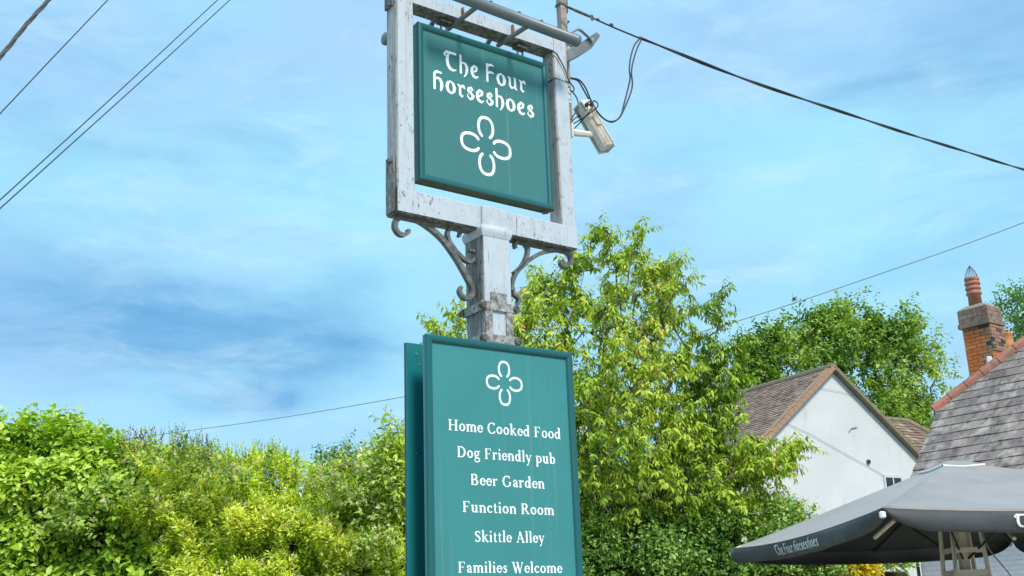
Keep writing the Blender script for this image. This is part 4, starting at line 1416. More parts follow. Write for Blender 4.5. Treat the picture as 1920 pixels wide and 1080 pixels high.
L = sprigs(Ps[k] + Dd[k] * .13, Dd[k], 7, .03, .024, .020, 1.0, 0, RNG.uniform(.1, .9, len(k)), .3)
leaf_mesh('blossom', *L, L_PINK, shC, 0, .1)
xs = RNG.uniform(215, 400, 70)
Pt = np.array([at_y(a, px_top(PROF, a) + RNG.uniform(-6, 14), YH + RNG.uniform(-.1, .3)) for a in xs])
Dt = np.array([0, 0, 1.]) + RNG.normal(size=(len(xs), 3)) * .2
ln = RNG.uniform(.1, .32, len(xs))
L = sprigs(Pt, Dt, 14, .24, .034, .016, .65, -.1, RNG.uniform(.2, .8, len(xs)), .35)
leaf_mesh('skyline_shoots', *L, L_BROWNSHOOT, shC, .05, .2)
sprig_stems('shoot_stems', Pt, Dt, .26, .0032, TWIG, shC)

shD = empty('flowering_shrub', at_y(680, 1080, YH - .3) * np.array([1, 1, 0]), 'shrub with cream and pink blossom against the left edge of the boards', 'shrub')
clus = [(620, 905, 60, 24, 1), (680, 885, 50, 22, 1), (650, 930, 60, 26, 0), (715, 980, 40, 50, 0), (700, 1040, 50, 40, 0), (735, 860, 26, 34, 2), (725, 910, 30, 30, 2)]
for kind_, mat_, tl in ((0, L_FLOWER, .4), (1, L_PINK, .5)):
    Ps = []
    for cx_, cy_, rx_, ry_, q in clus:
        if q != kind_:
            continue
        for _ in range(60):
            Ps.append(at_y(RNG.normal() * rx_ * .6 + cx_, RNG.normal() * ry_ * .6 + cy_, YH - .3 + RNG.uniform(-.05, .2)))
    Ps = np.array(Ps)
    Dd = np.tile([0, -.6, .5], (len(Ps), 1)) + RNG.normal(size=(len(Ps), 3)) * .4
    L = sprigs(Ps, Dd, 7, .15, .05, .028, .8, .1, RNG.uniform(.2, .9, len(Ps)), .35)
    leaf_mesh('foliage', *L, L_BRAMBLE, shD, .1, .2)
    kq = RNG.uniform(size=len(Ps)) < (.45 if kind_ == 0 else .7)
    L = sprigs((Ps + Dd * .1)[kq], Dd[kq], 6, .04, .024, .018, 1.0, 0, RNG.uniform(.1, .9, kq.sum()), .3)
    leaf_mesh('blossom', *L, mat_, shD, 0, .1)
Ps = []
for cx_, cy_, rx_, ry_, q in clus:
    if q == 2:
        for _ in range(80):
            Ps.append(at_y(RNG.normal() * rx_ * .6 + cx_, RNG.normal() * ry_ * .8 + cy_, YH - .2 + RNG.uniform(-.05, .4)))
Ps = np.array(Ps)
Dd = np.tile([0, -.3, .6], (len(Ps), 1)) + RNG.normal(size=(len(Ps), 3)) * .5
L = sprigs(Ps, Dd, 8, .2, .07, .035, .8, .2, RNG.uniform(.3, .8, len(Ps)), .35)
leaf_mesh('leafy_sprays', *L, L_BROAD, shD, .15, .2, rnd=True)
sprig_stems('shoot_stems', Ps, Dd, .2, .004, TWIG, shD)


# ------------------------------------------------------------------ trees
def in_poly(px, py, poly):
    c = np.zeros(len(px), bool)
    j = len(poly) - 1
    for i in range(len(poly)):
        xi, yi = poly[i]
        xj, yj = poly[j]
        c ^= ((yi > py) != (yj > py)) & (px < (xj - xi) * (py - yi) / (yj - yi + 1e-9) + xi)
        j = i
    return c


def edge_dist(px, py, poly):
    best = np.full(len(px), 1e9)
    for i in range(len(poly)):
        a = np.array(poly[i], float)
        c = np.array(poly[(i + 1) % len(poly)], float)
        d = c - a
        t = np.clip(((px - a[0]) * d[0] + (py - a[1]) * d[1]) / (d @ d), 0, 1)
        best = np.minimum(best, np.hypot(px - a[0] - t * d[0], py - a[1] - t * d[1]))
    return best


def crown_points(n, poly, Y, maxd, density=None):
    """points filling a crown volume whose silhouette is poly and whose depth swells with distance from the edge"""
    xs = [p[0] for p in poly]
    ys = [p[1] for p in poly]
    out = []
    while len(out) < n:
        px = RNG.uniform(min(xs), max(xs), n)
        py = RNG.uniform(min(ys), max(ys), n)
        k = in_poly(px, py, poly)
        if density is not None:
            k &= RNG.uniform(size=n) < density(px, py)
        px, py = px[k], py[k]
        dd = np.minimum(edge_dist(px, py, poly) * Y / FPX * 1.3 + .1, maxd)
        for a, c, q in zip(px, py, dd):
            out.append(at_y(a, c, Y + q * RNG.uniform(-1, 1)))
    return np.array(out[:n])


def grow_tree(tips, trunk, step=.3, wob=.06, pull=.35):
    """joins every tip to the nearest bit of the tree grown so far; returns nodes, parents, radii"""
    nodes = [np.array(p, float) for p in trunk]
    par = [-1] + list(range(len(trunk) - 1))
    top = nodes[-1]
    order = np.argsort(np.linalg.norm(tips - top, axis=1))
    tipid = {}
    for ti in order:
        p = tips[ti]
        A = np.array(nodes)
        d = np.linalg.norm(A - p, axis=1) + pull * np.clip(A[:, 2] - p[2] + .1, 0, None) * 2
        d[:max(1, len(trunk) - 3)] += 5
        j = int(np.argmin(d))
        q = nodes[j]
        L_ = np.linalg.norm(p - q)
        k = max(1, int(L_ / step))
        cur = j
        for i in range(1, k + 1):
            r_ = q + (p - q) * i / k
            if i < k:
                r_ = r_ + RNG.normal(size=3) * wob * L_ * .5 + ZUP * .12 * L_ * sin(pi * i / k) * -.4
            nodes.append(r_)
            par.append(cur)
            cur = len(nodes) - 1
        tipid[ti] = cur
    cnt = np.zeros(len(nodes))
    for t_ in tipid.values():
        cnt[t_] += 1
    for i in range(len(nodes) - 1, 0, -1):
        cnt[par[i]] += cnt[i]
    return np.array(nodes), par, cnt, tipid


def tree_wood(name, nodes, par, cnt, r1, power, parent, ntrunk, base_r, minr=0):
    m = MB()
    tr = MB()
    rad = r1 * np.maximum(cnt, 1) ** power
    for i in range(1, len(nodes)):
        j = par[i]
        if j < 0:
            continue
        if i < ntrunk:
            continue
        ra = min(rad[j], rad[i] * 1.25)
        if rad[i] < minr:
            continue
        sd = 6 if rad[i] > .02 else 3
        m.tube([nodes[j], nodes[i]], [ra, rad[i]], sd, False)
    tr.tube(nodes[:ntrunk], [base_r * (1.25 - .5 * k / ntrunk) if k else base_r * 1.5 for k in range(ntrunk)], 10)
    tr.build('trunk', BARK, parent, True)
    o = m.build('branches', BARK, parent, True)
    return o


# cherry tree behind the sign
YC = 13.4
CH = [(1040, 520), (1075, 470), (1098, 470), (1120, 428), (1150, 436), (1165, 470), (1188, 432), (1212, 440), (1216, 490), (1226, 512), (1262, 484), (1268, 520), (1258, 560), (1296, 555), (1330, 585), (1348, 542), (1360, 560),
      (1356, 610), (1330, 660), (1362, 672), (1390, 632), (1398, 690), (1384, 740), (1352, 790), (1372, 800), (1382, 838), (1420, 830), (1440, 850), (1492, 826), (1508, 832), (1490, 868), (1440, 900), (1456, 930), (1500, 955), (1460, 1000),
      (1380, 1000), (1330, 1030), (1250, 990), (1180, 1030), (1080, 1040), (1000, 900), (960, 760), (930, 660), (905, 640), (935, 600), (965, 610), (985, 560), (1000, 510)]
cherry = empty('cherry_tree', at_y(1150, 1080, YC) * np.array([1, 1, 0]), 'open-crowned cherry tree with drooping leaves rising behind the sign post', 'tree')
gapn = lambda px, py: np.clip(.62 + .75 * smooth_noise(np.c_[px * .075, py * .075, px * 0], 1.1, 21) + np.clip((py - 640) / 200, 0, .6), .05, 1)
tips = crown_points(2300, CH, YC, 1.3, gapn)
extra = []
for x_, y_, n_e in ((800, 612, 3), (812, 618, 4), (828, 628, 5), (852, 582, 6), (862, 600, 6), (866, 575, 4), (845, 632, 6), (868, 640, 5), (880, 645, 4), (1136, 428, 5), (1200, 432, 6), (1272, 486, 5), (1352, 545, 6), (1390, 636, 6), (1500, 832, 6), (1478, 850, 8), (1455, 870, 8),
                     (1425, 880, 8), (1438, 835, 5), (1378, 780, 6), (1370, 700, 6), (1350, 650, 6), (1285, 520, 6), (1260, 545, 6), (1190, 470, 6), (1400, 840, 8), (970, 620, 10), (1000, 590, 10), (985, 560, 6), (1010, 530, 6)):
    for _ in range(n_e):
        extra.append(at_y(x_ + RNG.normal() * 6, y_ + RNG.normal() * 5 + 4, YC - .4 + RNG.uniform(-.25, .25)))
tips = np.concatenate([tips, np.array(extra)])
base = at_y(1150, 1080, YC); base[2] = 0
top = at_y(1165, 900, YC)
base[1] = top[1] = YC + .5
trunk = [base + (top - base) * k / 6 + np.array([.05 * sin(k * 1.7), 0, 0]) for k in range(7)]
nodes, par, cnt, tid = grow_tree(tips, trunk, .3, .10)
tree_wood('branches', nodes, par, cnt, .0032, .42, cherry, 7, .10)
tp, dr = [], []
for ti, nid in tid.items():
    p = nodes[nid]
    q = nodes[par[nid]]
    d = (p - q) / (np.linalg.norm(p - q) + 1e-9)
    for _ in range(1 if RNG.uniform() < .35 and p[2] > at_y(1200, 640, YC)[2] else 2):
        tp.append(q + (p - q) * RNG.uniform(-.2, 1.0))
        dr.append(d * .8 + RNG.normal(size=3) * .55 + ZUP * .35)
tp, dr = np.array(tp), np.array(dr)
ctint = .50 + .15 * smooth_noise(tp, 2.2, 31) + RNG.normal(size=len(tp)) * .06
L = sprigs(tp, dr, 12, .25, .084, .031, .7, .75, ctint, .32, False, .9)
leaf_mesh('crown', *L, L_CHERRY, cherry, .22, .22, rnd=True)
sprig_stems('leaf_twigs', tp[::3], dr[::3], .22, .003, TWIG, cherry)

# dark shrubbery under the cherry, right of the boards
PROF2 = [(1000, 970), (1090, 985), (1140, 960), (1190, 985), (1240, 950), (1290, 975), (1340, 955), (1400, 970), (1450, 950), (1500, 945), (1540, 960), (1600, 985), (1700, 1010), (1760, 1015), (1900, 1030)]
YS = 12.6
shE = empty('dense_shrub', at_y(1250, 1080, YS) * np.array([1, 1, 0]), 'dark dense small-leaved shrub under the cherry tree, right of the boards', 'shrub')
core_mesh('inner_shade_core', PROF2, (1000, 1560), 1180, YS, shE, .4, 2)
P, N, tn, x, y = hedge_points(4600, PROF2, (1030, 1560), 1130, YS, .5, 3.0, 15, -.4)
D = N * .7 + np.array([0, 0, .4]) + RNG.normal(size=N.shape) * .6
L = sprigs(P, D, 10, .26, .06, .034, .8, .15, .02 + tn * .72, .42)
leaf_mesh('foliage', *L, L_IVY, shE, .15, .2)

shF = empty('garden_shrub', at_y(1580, 1080, 14) * np.array([1, 1, 0]), 'light green leafy shrub below the parasol edge', 'shrub')
PROF3 = [(1440, 1000), (1520, 1020), (1600, 1020), (1680, 1030), (1740, 1030)]
core_mesh('inner_shade_core', PROF3, (1440, 1712), 1180, 14, shF, .5, 1)
P, N, tn, x, y = hedge_points(1500, PROF3, (1440, 1722), 1130, 14, .5, 2.4, 25)
k = ~((x > 1562) & (x < 1650) & (y > 1030)) & ~((x > 1640) & (y > 1068))
P, N, tn = P[k], N[k], tn[k]
D = N * .6 + np.array([0, 0, .6]) + RNG.normal(size=N.shape) * .4
L = sprigs(P, D, 9, .2, .075, .04, .8, .1, .15 + tn * .8, .4)
leaf_mesh('foliage', *L, L_BROAD, shF, .15, .2, rnd=True)

shG = empty('golden_shrub', at_y(1608, 1080, 13.2) * np.array([1, 1, 0]), 'bright yellow golden-leaved shrub below the parasol edge', 'shrub')
P = []
for _ in range(560):
    a, c = 1606 + RNG.normal() * 20, 1070 + RNG.normal() * 18
    if abs(a - 1606) < 42 and c > 1036:
        P.append(at_y(a, c, 13.2 + RNG.uniform(-.2, .2)))
P = np.array(P)
D = np.tile([0, -.5, .7], (len(P), 1)) + RNG.normal(size=(len(P), 3)) * .4
L = sprigs(P, D, 8, .14, .05, .035, .8, .1, RNG.uniform(.2, .9, len(P)), .3)
leaf_mesh('foliage', *L, L_YELLOW, shG, .1, .2)
sprig_stems('stems', at_y(1608, 1130, 13.2)[None] + RNG.normal(size=(12, 3)) * np.array([.12, .1, 0]) - np.array([0, 0, 1.2]), np.array([[0, 0, 1.]] * 12) + RNG.normal(size=(12, 3)) * .08, 1.5, .012, TWIG, shG)


def far_tree(name, poly, Y, label, mat, nt_, leaf, per, trunk_px, depth, seed, tinted=.45, rr=.012, gap=None, slen=.7, droop=.3):
    root = empty(name, at_y(trunk_px[0], 1080, Y) * np.array([1, 1, 0]), label, 'tree', 'trees beyond the buildings' if name == 'broadleaf_tree' else None)
    if gap is None:
        gap = lambda px, py: np.clip(.60 + 1.2 * smooth_noise(np.c_[px * .04, py * .04, px * 0], 1.1, seed), .04, 1)
    tips = crown_points(nt_, poly, Y, depth, gap)
    base = at_y(trunk_px[0], 1080, Y); base[2] = 0
    top = at_y(*trunk_px, Y)
    trunk = [base + (top - base) * k / 6 for k in range(7)]
    nodes, par, cnt, tid = grow_tree(tips, trunk, 1.0, .12)
    tree_wood('branches', nodes, par, cnt, rr, .48, root, 7, .35)
    tp, dr = [], []
    for ti, nid in tid.items():
        p, q = nodes[nid], nodes[par[nid]]
        for _ in range(per):
            tp.append(p + RNG.normal(size=3) * slen * .45)
            dr.append(RNG.normal(size=3) * .7 + ZUP * .35 + (p - q) * .2)
    tp, dr = np.array(tp), np.array(dr)
    tn = tinted + .2 * smooth_noise(tp, .9, seed + 3) + RNG.normal(size=len(tp)) * .08
    L = sprigs(tp, dr, 10, slen, leaf, leaf * .6, .8, droop, tn, .35, False, .0)
    leaf_mesh('crown', *L, mat, root, .15, .2)
    return root


OAK = [(1385, 740), (1395, 655), (1420, 640), (1445, 612), (1480, 622), (1505, 600), (1520, 592), (1560, 600), (1575, 580), (1606, 570), (1630, 578), (1640, 605), (1662, 612), (1690, 588), (1712, 600), (1730, 625), (1752, 640),
       (1762, 655), (1772, 664), (1768, 690), (1776, 715), (1762, 745), (1752, 790), (1730, 830), (1600, 900), (1440, 900), (1380, 820)]
far_tree('broadleaf_tree', OAK, 44, 'large round-crowned green tree behind the white gabled house', L_OAK, 1050, .20, 5, (1600, 850), 4.0, 41, .42, .010, None, .62)
ASH = [(1852, 562), (1880, 566), (1900, 545), (1925, 530), (2060, 470), (2300, 480), (2350, 800), (1990, 820), (1870, 800), (1868, 690), (1900, 610), (1880, 590), (1862, 575)]
far_tree('broadleaf_tree', ASH, 38, 'feathery dark green tree at the right edge behind the chimney', L_ASH, 560, .15, 5, (2080, 700), 3.0, 51, .4, .010, None, .6, .5)
FAR = [(590, 885), (610, 868), (625, 853), (640, 850), (660, 858), (690, 866), (720, 900), (700, 960), (600, 960)]
far_tree('distant_tree', FAR, 60, 'small bluish treetop peeping over the hedge gap', L_ASH, 120, .24, 5, (650, 900), 2.0, 61, .5, .02, None, .8)

# ------------------------------------------------------------------ white gabled house
az = radians(-30)
HE = np.array([sin(az), cos(az), 0]); HG = np.array([cos(az), -sin(az), 0])
HA = at_y(1557, 688, 28)
pl = on_plane(1420, 835, HA, HE)
pr = on_plane(1722, 856, HA, HE)
sL = (HA[2] - pl[2]) / abs(np.dot(pl - HA, HG))
sR = (HA[2] - pr[2]) / abs(np.dot(pr - HA, HG))
slp = (sL + sR) / 2
half = 4.3
Lr = float(np.dot(on_plane(1389, 733, HA, HG) - HA, HE))
zE = HA[2] - slp * half
house = empty('gabled_house', tuple(HA * np.array([1, 1, 0])), 'white rendered house with a gable end and brown clay tile roof', 'house')
WH = half - .12
D_ = Lr + 3.6
m = MB()
zW = HA[2] - slp * WH - .08
A0 = HA - ZUP * .10
Pn = [A0 * 1.0, A0 + HG * WH - ZUP * slp * WH, A0 + HG * WH * 1.0, A0 - HG * WH - ZUP * slp * WH]
f0 = np.array([HA[0], HA[1], 0])
fr = [f0 - HG * WH, f0 + HG * WH, f0 + HG * WH + ZUP * (A0[2] - slp * WH), f0 + ZUP * A0[2], f0 - HG * WH + ZUP * (A0[2] - slp * WH)]
bk = [p + HE * D_ for p in fr]
bk[3] = bk[3] - ZUP * slp * WH
vs = fr + bk
m.add(vs, [(0, 1, 2, 3, 4), (1, 6, 7, 2), (5, 0, 4, 9), (6, 5, 9, 8, 7)])
m.build('wall', WALL_HOUSE, house)


def tile_slope(name, O_, e, gdir, slope_len, th, rows_exp, tile_w, e_lo, e_hi_fn, mat, parent, thick=.018, seed=1, mid=None):
    """plain tiles on one slope: O_ ridge origin, e along the ridge, gdir horizontal downhill direction"""
    g = np.random.default_rng(seed)
    dn = gdir * cos(th) - ZUP * sin(th)
    nr = np.cross(e, dn)
    if nr[2] < 0:
        nr = -nr
    V, Fc, T = [], [], []
    nrow = int(slope_len / rows_exp)
    for r_ in range(nrow):
        s0 = r_ * rows_exp
        lo, hi = e_lo, e_hi_fn(s0 + rows_exp * .5)
        x = lo - (tile_w / 2 if r_ % 2 else 0)
        while x < hi:
            a, c = max(x, lo), min(x + tile_w - .006, hi)
            if c - a > .03:
                j = g.uniform(-.006, .008)
                lift = thick + g.uniform(0, .014)
                k = len(V)
                for s, h in ((s0 - .02, .0), (s0 + rows_exp + j + .012, lift)):
                    V += [O_ + e * a + dn * s + nr * h, O_ + e * c + dn * s + nr * (h + g.uniform(-.002, .002))]
                s = s0 + rows_exp + j + .012
                V += [O_ + e * a + dn * s + nr * -.005, O_ + e * c + dn * s + nr * -.005]
                Fc += [(k, k + 1, k + 3, k + 2), (k + 2, k + 3, k + 5, k + 4), (k, k + 2, k + 4), (k + 1, k + 5, k + 3)]
                T += [g.beta(2, 2.6)] * 6
            x += tile_w
    o = mesh_obj(name, V, Fc, mat, parent)
    at = o.data.attributes.new('tint', 'FLOAT', 'POINT')
    at.data.foreach_set('value', np.array(T, np.float32))
    o['kind'] = 'stuff'
    # solid deck under the tiles
    d = MB()
    hi0, hi1 = e_hi_fn(0), e_hi_fn(slope_len)
    q = [O_ + e * e_lo, O_ + e * hi0, O_ + e * hi1 + dn * slope_len, O_ + e * e_lo + dn * slope_len]
    d.add([p - nr * .006 for p in q] + [p - nr * .07 for p in q], [(0, 1, 2, 3), (7, 6, 5, 4), (0, 3, 7, 4), (3, 2, 6, 7), (2, 1, 5, 6), (1, 0, 4, 5)])
    d.build('roof_deck', WOODTRIM, parent)
    return dn, nr


th = math.atan(slp)
sl_len = half / cos(th)
dnL, nrL = tile_slope('roof_tiles', HA, HE, -HG, sl_len, th, .105, .17, -.10, lambda s: Lr + 3.6 * s / sl_len, TILES, house, seed=3)
dnR, nrR = tile_slope('roof_tiles', HA, HE, HG, sl_len, th, .105, .17, -.10, lambda s: Lr + 3.6 * s / sl_len, TILES, house, seed=4)
# hipped far end
m = MB()
q = [HA + HE * Lr, HA + HE * (Lr + 3.6) + HG * half - ZUP * slp * half, HA + HE * (Lr + 3.6) - HG * half - ZUP * slp * half]
m.add([p + ZUP * .01 for p in q], [(0, 1, 2)])
m.build('hip_slope', TILES, house)
# verge: orange undercloak along both rakes
nrk = 30
for dn_, nr_, mt in ((dnL, nrL, TILES_VERGE), (dnR, nrR, RIDGE)):
    for k in range(nrk):
        m = MB()
        s0, s1 = sl_len * k / nrk, sl_len * (k + 1) / nrk
        o_ = HA - HE * .15 + dn_ * s0
        m.box(o_, HE, dn_, nr_, (-.02, .0, -.075), (.10, s1 - s0 - .008, .014 + .01 * RNG.uniform()), 0)
        m.box(o_, HE, dn_, nr_, (.101, .0, .022), (.24, s1 - s0 - .004, .034 + .01 * RNG.uniform()), 0)
        m.build('verge_tile', mt, house)
nrd = max(6, int(Lr / .33))
for k in range(nrd):
    m = MB()
    p0 = HA - HE * .12 + HE * (Lr + .15) * k / nrd - ZUP * .03
    p1 = HA - HE * .12 + HE * ((Lr + .15) * (k + 1) / nrd - .012) - ZUP * .03
    m.tube([p0, p1], [.115, .10], 10)
    m.build('ridge_tile', RIDGE, house, False)
m = MB()
for k in range(14):
    p0 = HA + HE * (Lr + 3.6 * k / 14) + (-HG * half - ZUP * slp * half) * k / 14
    p1 = HA + HE * (Lr + 3.6 * (k + .96) / 14) + (-HG * half - ZUP * slp * half) * (k + .96) / 14
    m.tube([p0, p1], [.10, .09], 8)
m.build('hip_tiles', RIDGE, house)
# window near the right of the gable
w0 = on_plane(1655, 890, HA, HE); w1 = on_plane(1690, 893, HA, HE)
wx0, wx1, wz = np.dot(w0 - HA, HG), np.dot(w1 - HA, HG), w0[2]
m = MB()
fo = f0 - HE * .012
for lo, hi in (((wx0, -.02, wz - 1.2), (wx0 + .06, .03, wz)), ((wx1 - .06, -.02, wz - 1.2), (wx1, .03, wz)), ((wx0 + .06, -.02, wz - .07), (wx1 - .06, .03, wz)), ((wx0 + .06, -.02, wz - 1.2), (wx1 - .06, .03, wz - 1.13)), (((wx0 + wx1) / 2 - .02, -.015, wz - 1.13), ((wx0 + wx1) / 2 + .02, .03, wz - .07))):
    m.box(fo, HG, HE, ZUP, lo, hi)
wf_ = m.build('window', FRAME_W, house)
m = MB()
m.box(fo, HG, HE, ZUP, (wx0 + .06, -.003, wz - 1.13), (wx1 - .06, .009, wz - .07))
po = m.build('pane', GLASS_D, wf_)
po.matrix_parent_inverse = Matrix.Identity(4)
po.matrix_parent_inverse = (Matrix.Translation(house.location) @ Matrix.Translation(-house.location))
# flue hole, its opening a flat black disc
h0 = on_plane(1627, 866, HA, HE)
m = MB()
hc = h0 - HE * .004
m.tube([hc, hc - HE * .05], .055, 12)
m.build('flue_pipe', IRON_DARK, house)
m = MB()
m.tube([hc - HE * .0505, hc - HE * .053], .042, 12)
m.build('flue_opening', BLACK, house)
wr = MB()
wr.tube([on_plane(x_, y_, HA, HE) - HE * .03 for x_, y_ in ((1470, 792), (1520, 815), (1560, 838), (1600, 860), (1640, 882), (1656, 892))], .005, 5)
wr.build('surface_cable', WIRE_G, house)
wr = MB()
wr.tube([on_plane(x_, y_, HA, HE) - HE * .03 for x_, y_ in ((1535, 728), (1570, 734), (1604, 743))], .004, 5)
wr.build('surface_cable', WIRE_G, house)
wr = MB()
wr.tube([on_plane(x_, y_, HA, HE) - HE * .03 for x_, y_ in ((1591, 809), (1594, 804), (1600, 802), (1606, 801))], .012, 5)
wr.build('wall_hook', WIRE_G, house)

# ------------------------------------------------------------------ small roof behind
YR = 37.0
R0 = at_y(1700, 790, YR)
az3 = radians(60)
e3 = np.array([sin(az3), cos(az3), 0]); g3 = np.array([cos(az3), -sin(az3), 0])
cot = empty('tiled_cottage', tuple(R0 * np.array([1, 1, 0])), 'low cottage roof of mottled brown tiles between house and slate roof', 'house')
hz = 2.2
hv = 2.3
m = MB()
E_ = [R0 + e3 * hv - g3 * -hv - ZUP * hz, R0 + e3 * hv - g3 * hv - ZUP * hz, R0 - e3 * 5 - g3 * hv - ZUP * hz, R0 - e3 * 5 + g3 * hv - ZUP * hz]
wl = [p + ZUP * .0 for p in E_]
ctr = sum(wl) / 4
wl = [p + (ctr - p) * .06 for p in wl]
m.add([np.array([p[0], p[1], 0]) for p in wl] + [p + ZUP * .05 for p in wl], [(0, 1, 5, 4), (1, 2, 6, 5), (2, 3, 7, 6), (3, 0, 4, 7)])
m.build('wall', WALL_HOUSE, cot)


def tri_tiles(name, apexL, apexR, eaveL, eaveR, mat, parent, exp=.11, tw=.18, seed=1):
    """plain tiles over a quad/triangle given by its top edge and bottom edge"""
    g = np.random.default_rng(seed)
    apexL, apexR, eaveL, eaveR = map(np.array, (apexL, apexR, eaveL, eaveR))
    nrm = np.cross(eaveR - eaveL, (apexL + apexR) / 2 - eaveL)
    nrm /= np.linalg.norm(nrm)
    if nrm[2] < 0:
        nrm = -nrm
    ln = np.linalg.norm((apexL + apexR) / 2 - (eaveL + eaveR) / 2)
    n = int(ln / exp)
    V, Fc, T = [], [], []
    u = eaveR - eaveL; u /= np.linalg.norm(u)
    for r_ in range(n):
        t0, t1 = r_ / n, (r_ + 1.1) / n
        a0_, b0_ = apexL + (eaveL - apexL) * t0, apexR + (eaveR - apexR) * t0
        a1_, b1_ = apexL + (eaveL - apexL) * min(t1, 1), apexR + (eaveR - apexR) * min(t1, 1)
        w = np.linalg.norm(b1_ - a1_)
        k_ = max(1, int(w / tw))
        for c in range(k_):
            f0_, f1_ = c / k_, (c + .96) / k_
            k = len(V)
            lift = .02 + g.uniform(0, .015)
            V += [a0_ + (b0_ - a0_) * f0_, a0_ + (b0_ - a0_) * f1_, a1_ + (b1_ - a1_) * f0_ + nrm * lift, a1_ + (b1_ - a1_) * f1_ + nrm * lift,
                  a1_ + (b1_ - a1_) * f0_ - nrm * .005, a1_ + (b1_ - a1_) * f1_ - nrm * .005]
            Fc += [(k, k + 1, k + 3, k + 2), (k + 2, k + 3, k + 5, k + 4)]
            T += [g.beta(2, 2)] * 6
    o = mesh_obj(name, V, Fc, mat, parent)
    at = o.data.attributes.new('tint', 'FLOAT', 'POINT')
    at.data.foreach_set('value', np.array(T, np.float32))
    o['kind'] = 'stuff'
    d = MB()
    d.add([p - nrm * .01 for p in (apexL, apexR, eaveR, eaveL)], [(0, 1, 2, 3)])
    d.build('roof_deck', WOODTRIM, parent)
    return o


R1 = R0 - e3 * 3
tri_tiles('roof_tiles', R1, R0, E_[2], E_[1], TILES_B, cot, .16, .2, 5)
tri_tiles('roof_tiles', R0, R0 + e3 * .01, E_[1], E_[0], TILES_B, cot, .16, .2, 6)
tri_tiles('roof_tiles', R0, R1, E_[0], E_[3], TILES_B, cot, .16, .2, 7)
m = MB()
for a_, b__ in ((R1, R0), (R0, E_[1]), (R0, E_[0])):
    for k in range(8):
        m.tube([a_ + (b__ - a_) * k / 8, a_ + (b__ - a_) * (k + .97) / 8], [.12, .105], 8)
m.build('ridge_tiles', RIDGE, cot)

# ------------------------------------------------------------------ slate roofed pub building
az = radians(-38)
SE = np.array([sin(az), cos(az), 0]); SG = np.array([cos(az), -sin(az), 0])
SC = at_y(1718, 880, 20)
TH = radians(48.2)
upv = SG * cos(TH) + ZUP * sin(TH)
SN = -np.cross(SE, upv)
if SN[2] < 0:
    SN = -SN
pub = empty('slate_roofed_building', tuple(SC * np.array([1, 1, 0])), 'white building with weathered purple-grey slate roof and brick chimney at right', 'building')
s_eave = -1.35
S_hip = 1.119 / cos(TH)
e_at = lambda s: .05 if s < S_hip else .05 - (s - S_hip) * cos(TH) * 1.43
EXP = .218
SRIDGE = 5.2
sl_me = None
rows = int((SRIDGE - s_eave) / EXP)
cnt_s = 0
stuffV, stuffF = MB(), None
for r_ in range(rows):
    s0 = s_eave + r_ * EXP
    x = e_at(s0 + EXP * .6)
    first = True
    xe = x
    j = 0
    w0_ = .15 if r_ % 2 else .30
    while xe > -9:
        w = w0_ if first else .30
        first = False
        a, c = xe - w + .004, xe
        P_ = SC + SE * a + upv * s0
        # visible from the photograph's side: left part only
        one = MB()
        jit = RNG.uniform(-.006, .006)
        one.box(SC, SE, upv, SN, (0, 0, 0), (0, 0, 0))
        one = MB()
        lo_h = .018 + RNG.uniform(0, .006)
        A_ = [SC + SE * a + upv * (s0 + jit) + SN * lo_h, SC + SE * c + upv * (s0 + jit) + SN * (lo_h + RNG.uniform(-.003, .003)), SC + SE * c + upv * (s0 + EXP + .05) + SN * .004, SC + SE * a + upv * (s0 + EXP + .05) + SN * .004]
        B2 = [p - SN * .010 for p in A_]
        one.add(A_ + B2, [(0, 1, 2, 3), (7, 6, 5, 4), (0, 4, 5, 1), (1, 5, 6, 2), (2, 6, 7, 3), (3, 7, 4, 0)])
        if a > -3.3 and -1.0 < s0 < 3.2 and cnt_s < 290:
            one.build('slate', SLATE, pub)
            cnt_s += 1
        else:
            stuffV.add(one.v, one.f)
        xe -= w
o = stuffV.build('slates', SLATE, pub)
o['kind'] = 'stuff'
# decks and the rest of the building
m = MB()
q = [SC + SE * .02 + upv * s_eave, SC + SE * .02 + upv * S_hip, SC + SE * e_at(SRIDGE) + upv * SRIDGE, SC - SE * 9 + upv * SRIDGE, SC - SE * 9 + upv * s_eave]
m.add([p - SN * .012 for p in q] + [p - SN * .09 for p in q], [(0, 1, 2, 3, 4), (9, 8, 7, 6, 5), (0, 5, 6, 1), (1, 6, 7, 2), (2, 7, 8, 3), (3, 8, 9, 4), (4, 9, 5, 0)])
m.build('roof_deck', WOODTRIM, pub)
gr = SRIDGE * cos(TH)
zr = SC[2] + SRIDGE * sin(TH)
# mirrored rear slope and half-hip
mir = lambda p: p + SG * 2 * (gr - np.dot(p - SC, SG))
m = MB()
m.add([mir(p) - ZUP * .02 for p in q], [(4, 3, 2, 1, 0)])
m.add([q[1] - ZUP * .03, q[2] - ZUP * .03, mir(q[1]) - ZUP * .03], [(0, 1, 2)])
m.build('rear_slope', SLATE, pub)
wg = s_eave * cos(TH) + .22
zwt = SC[2] + s_eave * sin(TH) + .02
wc = on_plane(1725, 1050, SC + SG * wg, SG)
we = float(np.dot(wc - SC, SE))
F0 = np.array([SC[0], SC[1], 0])
c4_ = [F0 + SE * we + SG * wg, F0 + SE * we + SG * (2 * gr - wg), F0 - SE * 9 + SG * (2 * gr - wg), F0 - SE * 9 + SG * wg]
m = MB()
vs = c4_ + [p + ZUP * (zwt + .15) for p in c4_] + [F0 + SE * we + SG * (S_hip * cos(TH)) + ZUP * (SC[2] + S_hip * sin(TH) - .14), F0 + SE * we + SG * (2 * gr - S_hip * cos(TH)) + ZUP * (SC[2] + S_hip * sin(TH) - .14)]
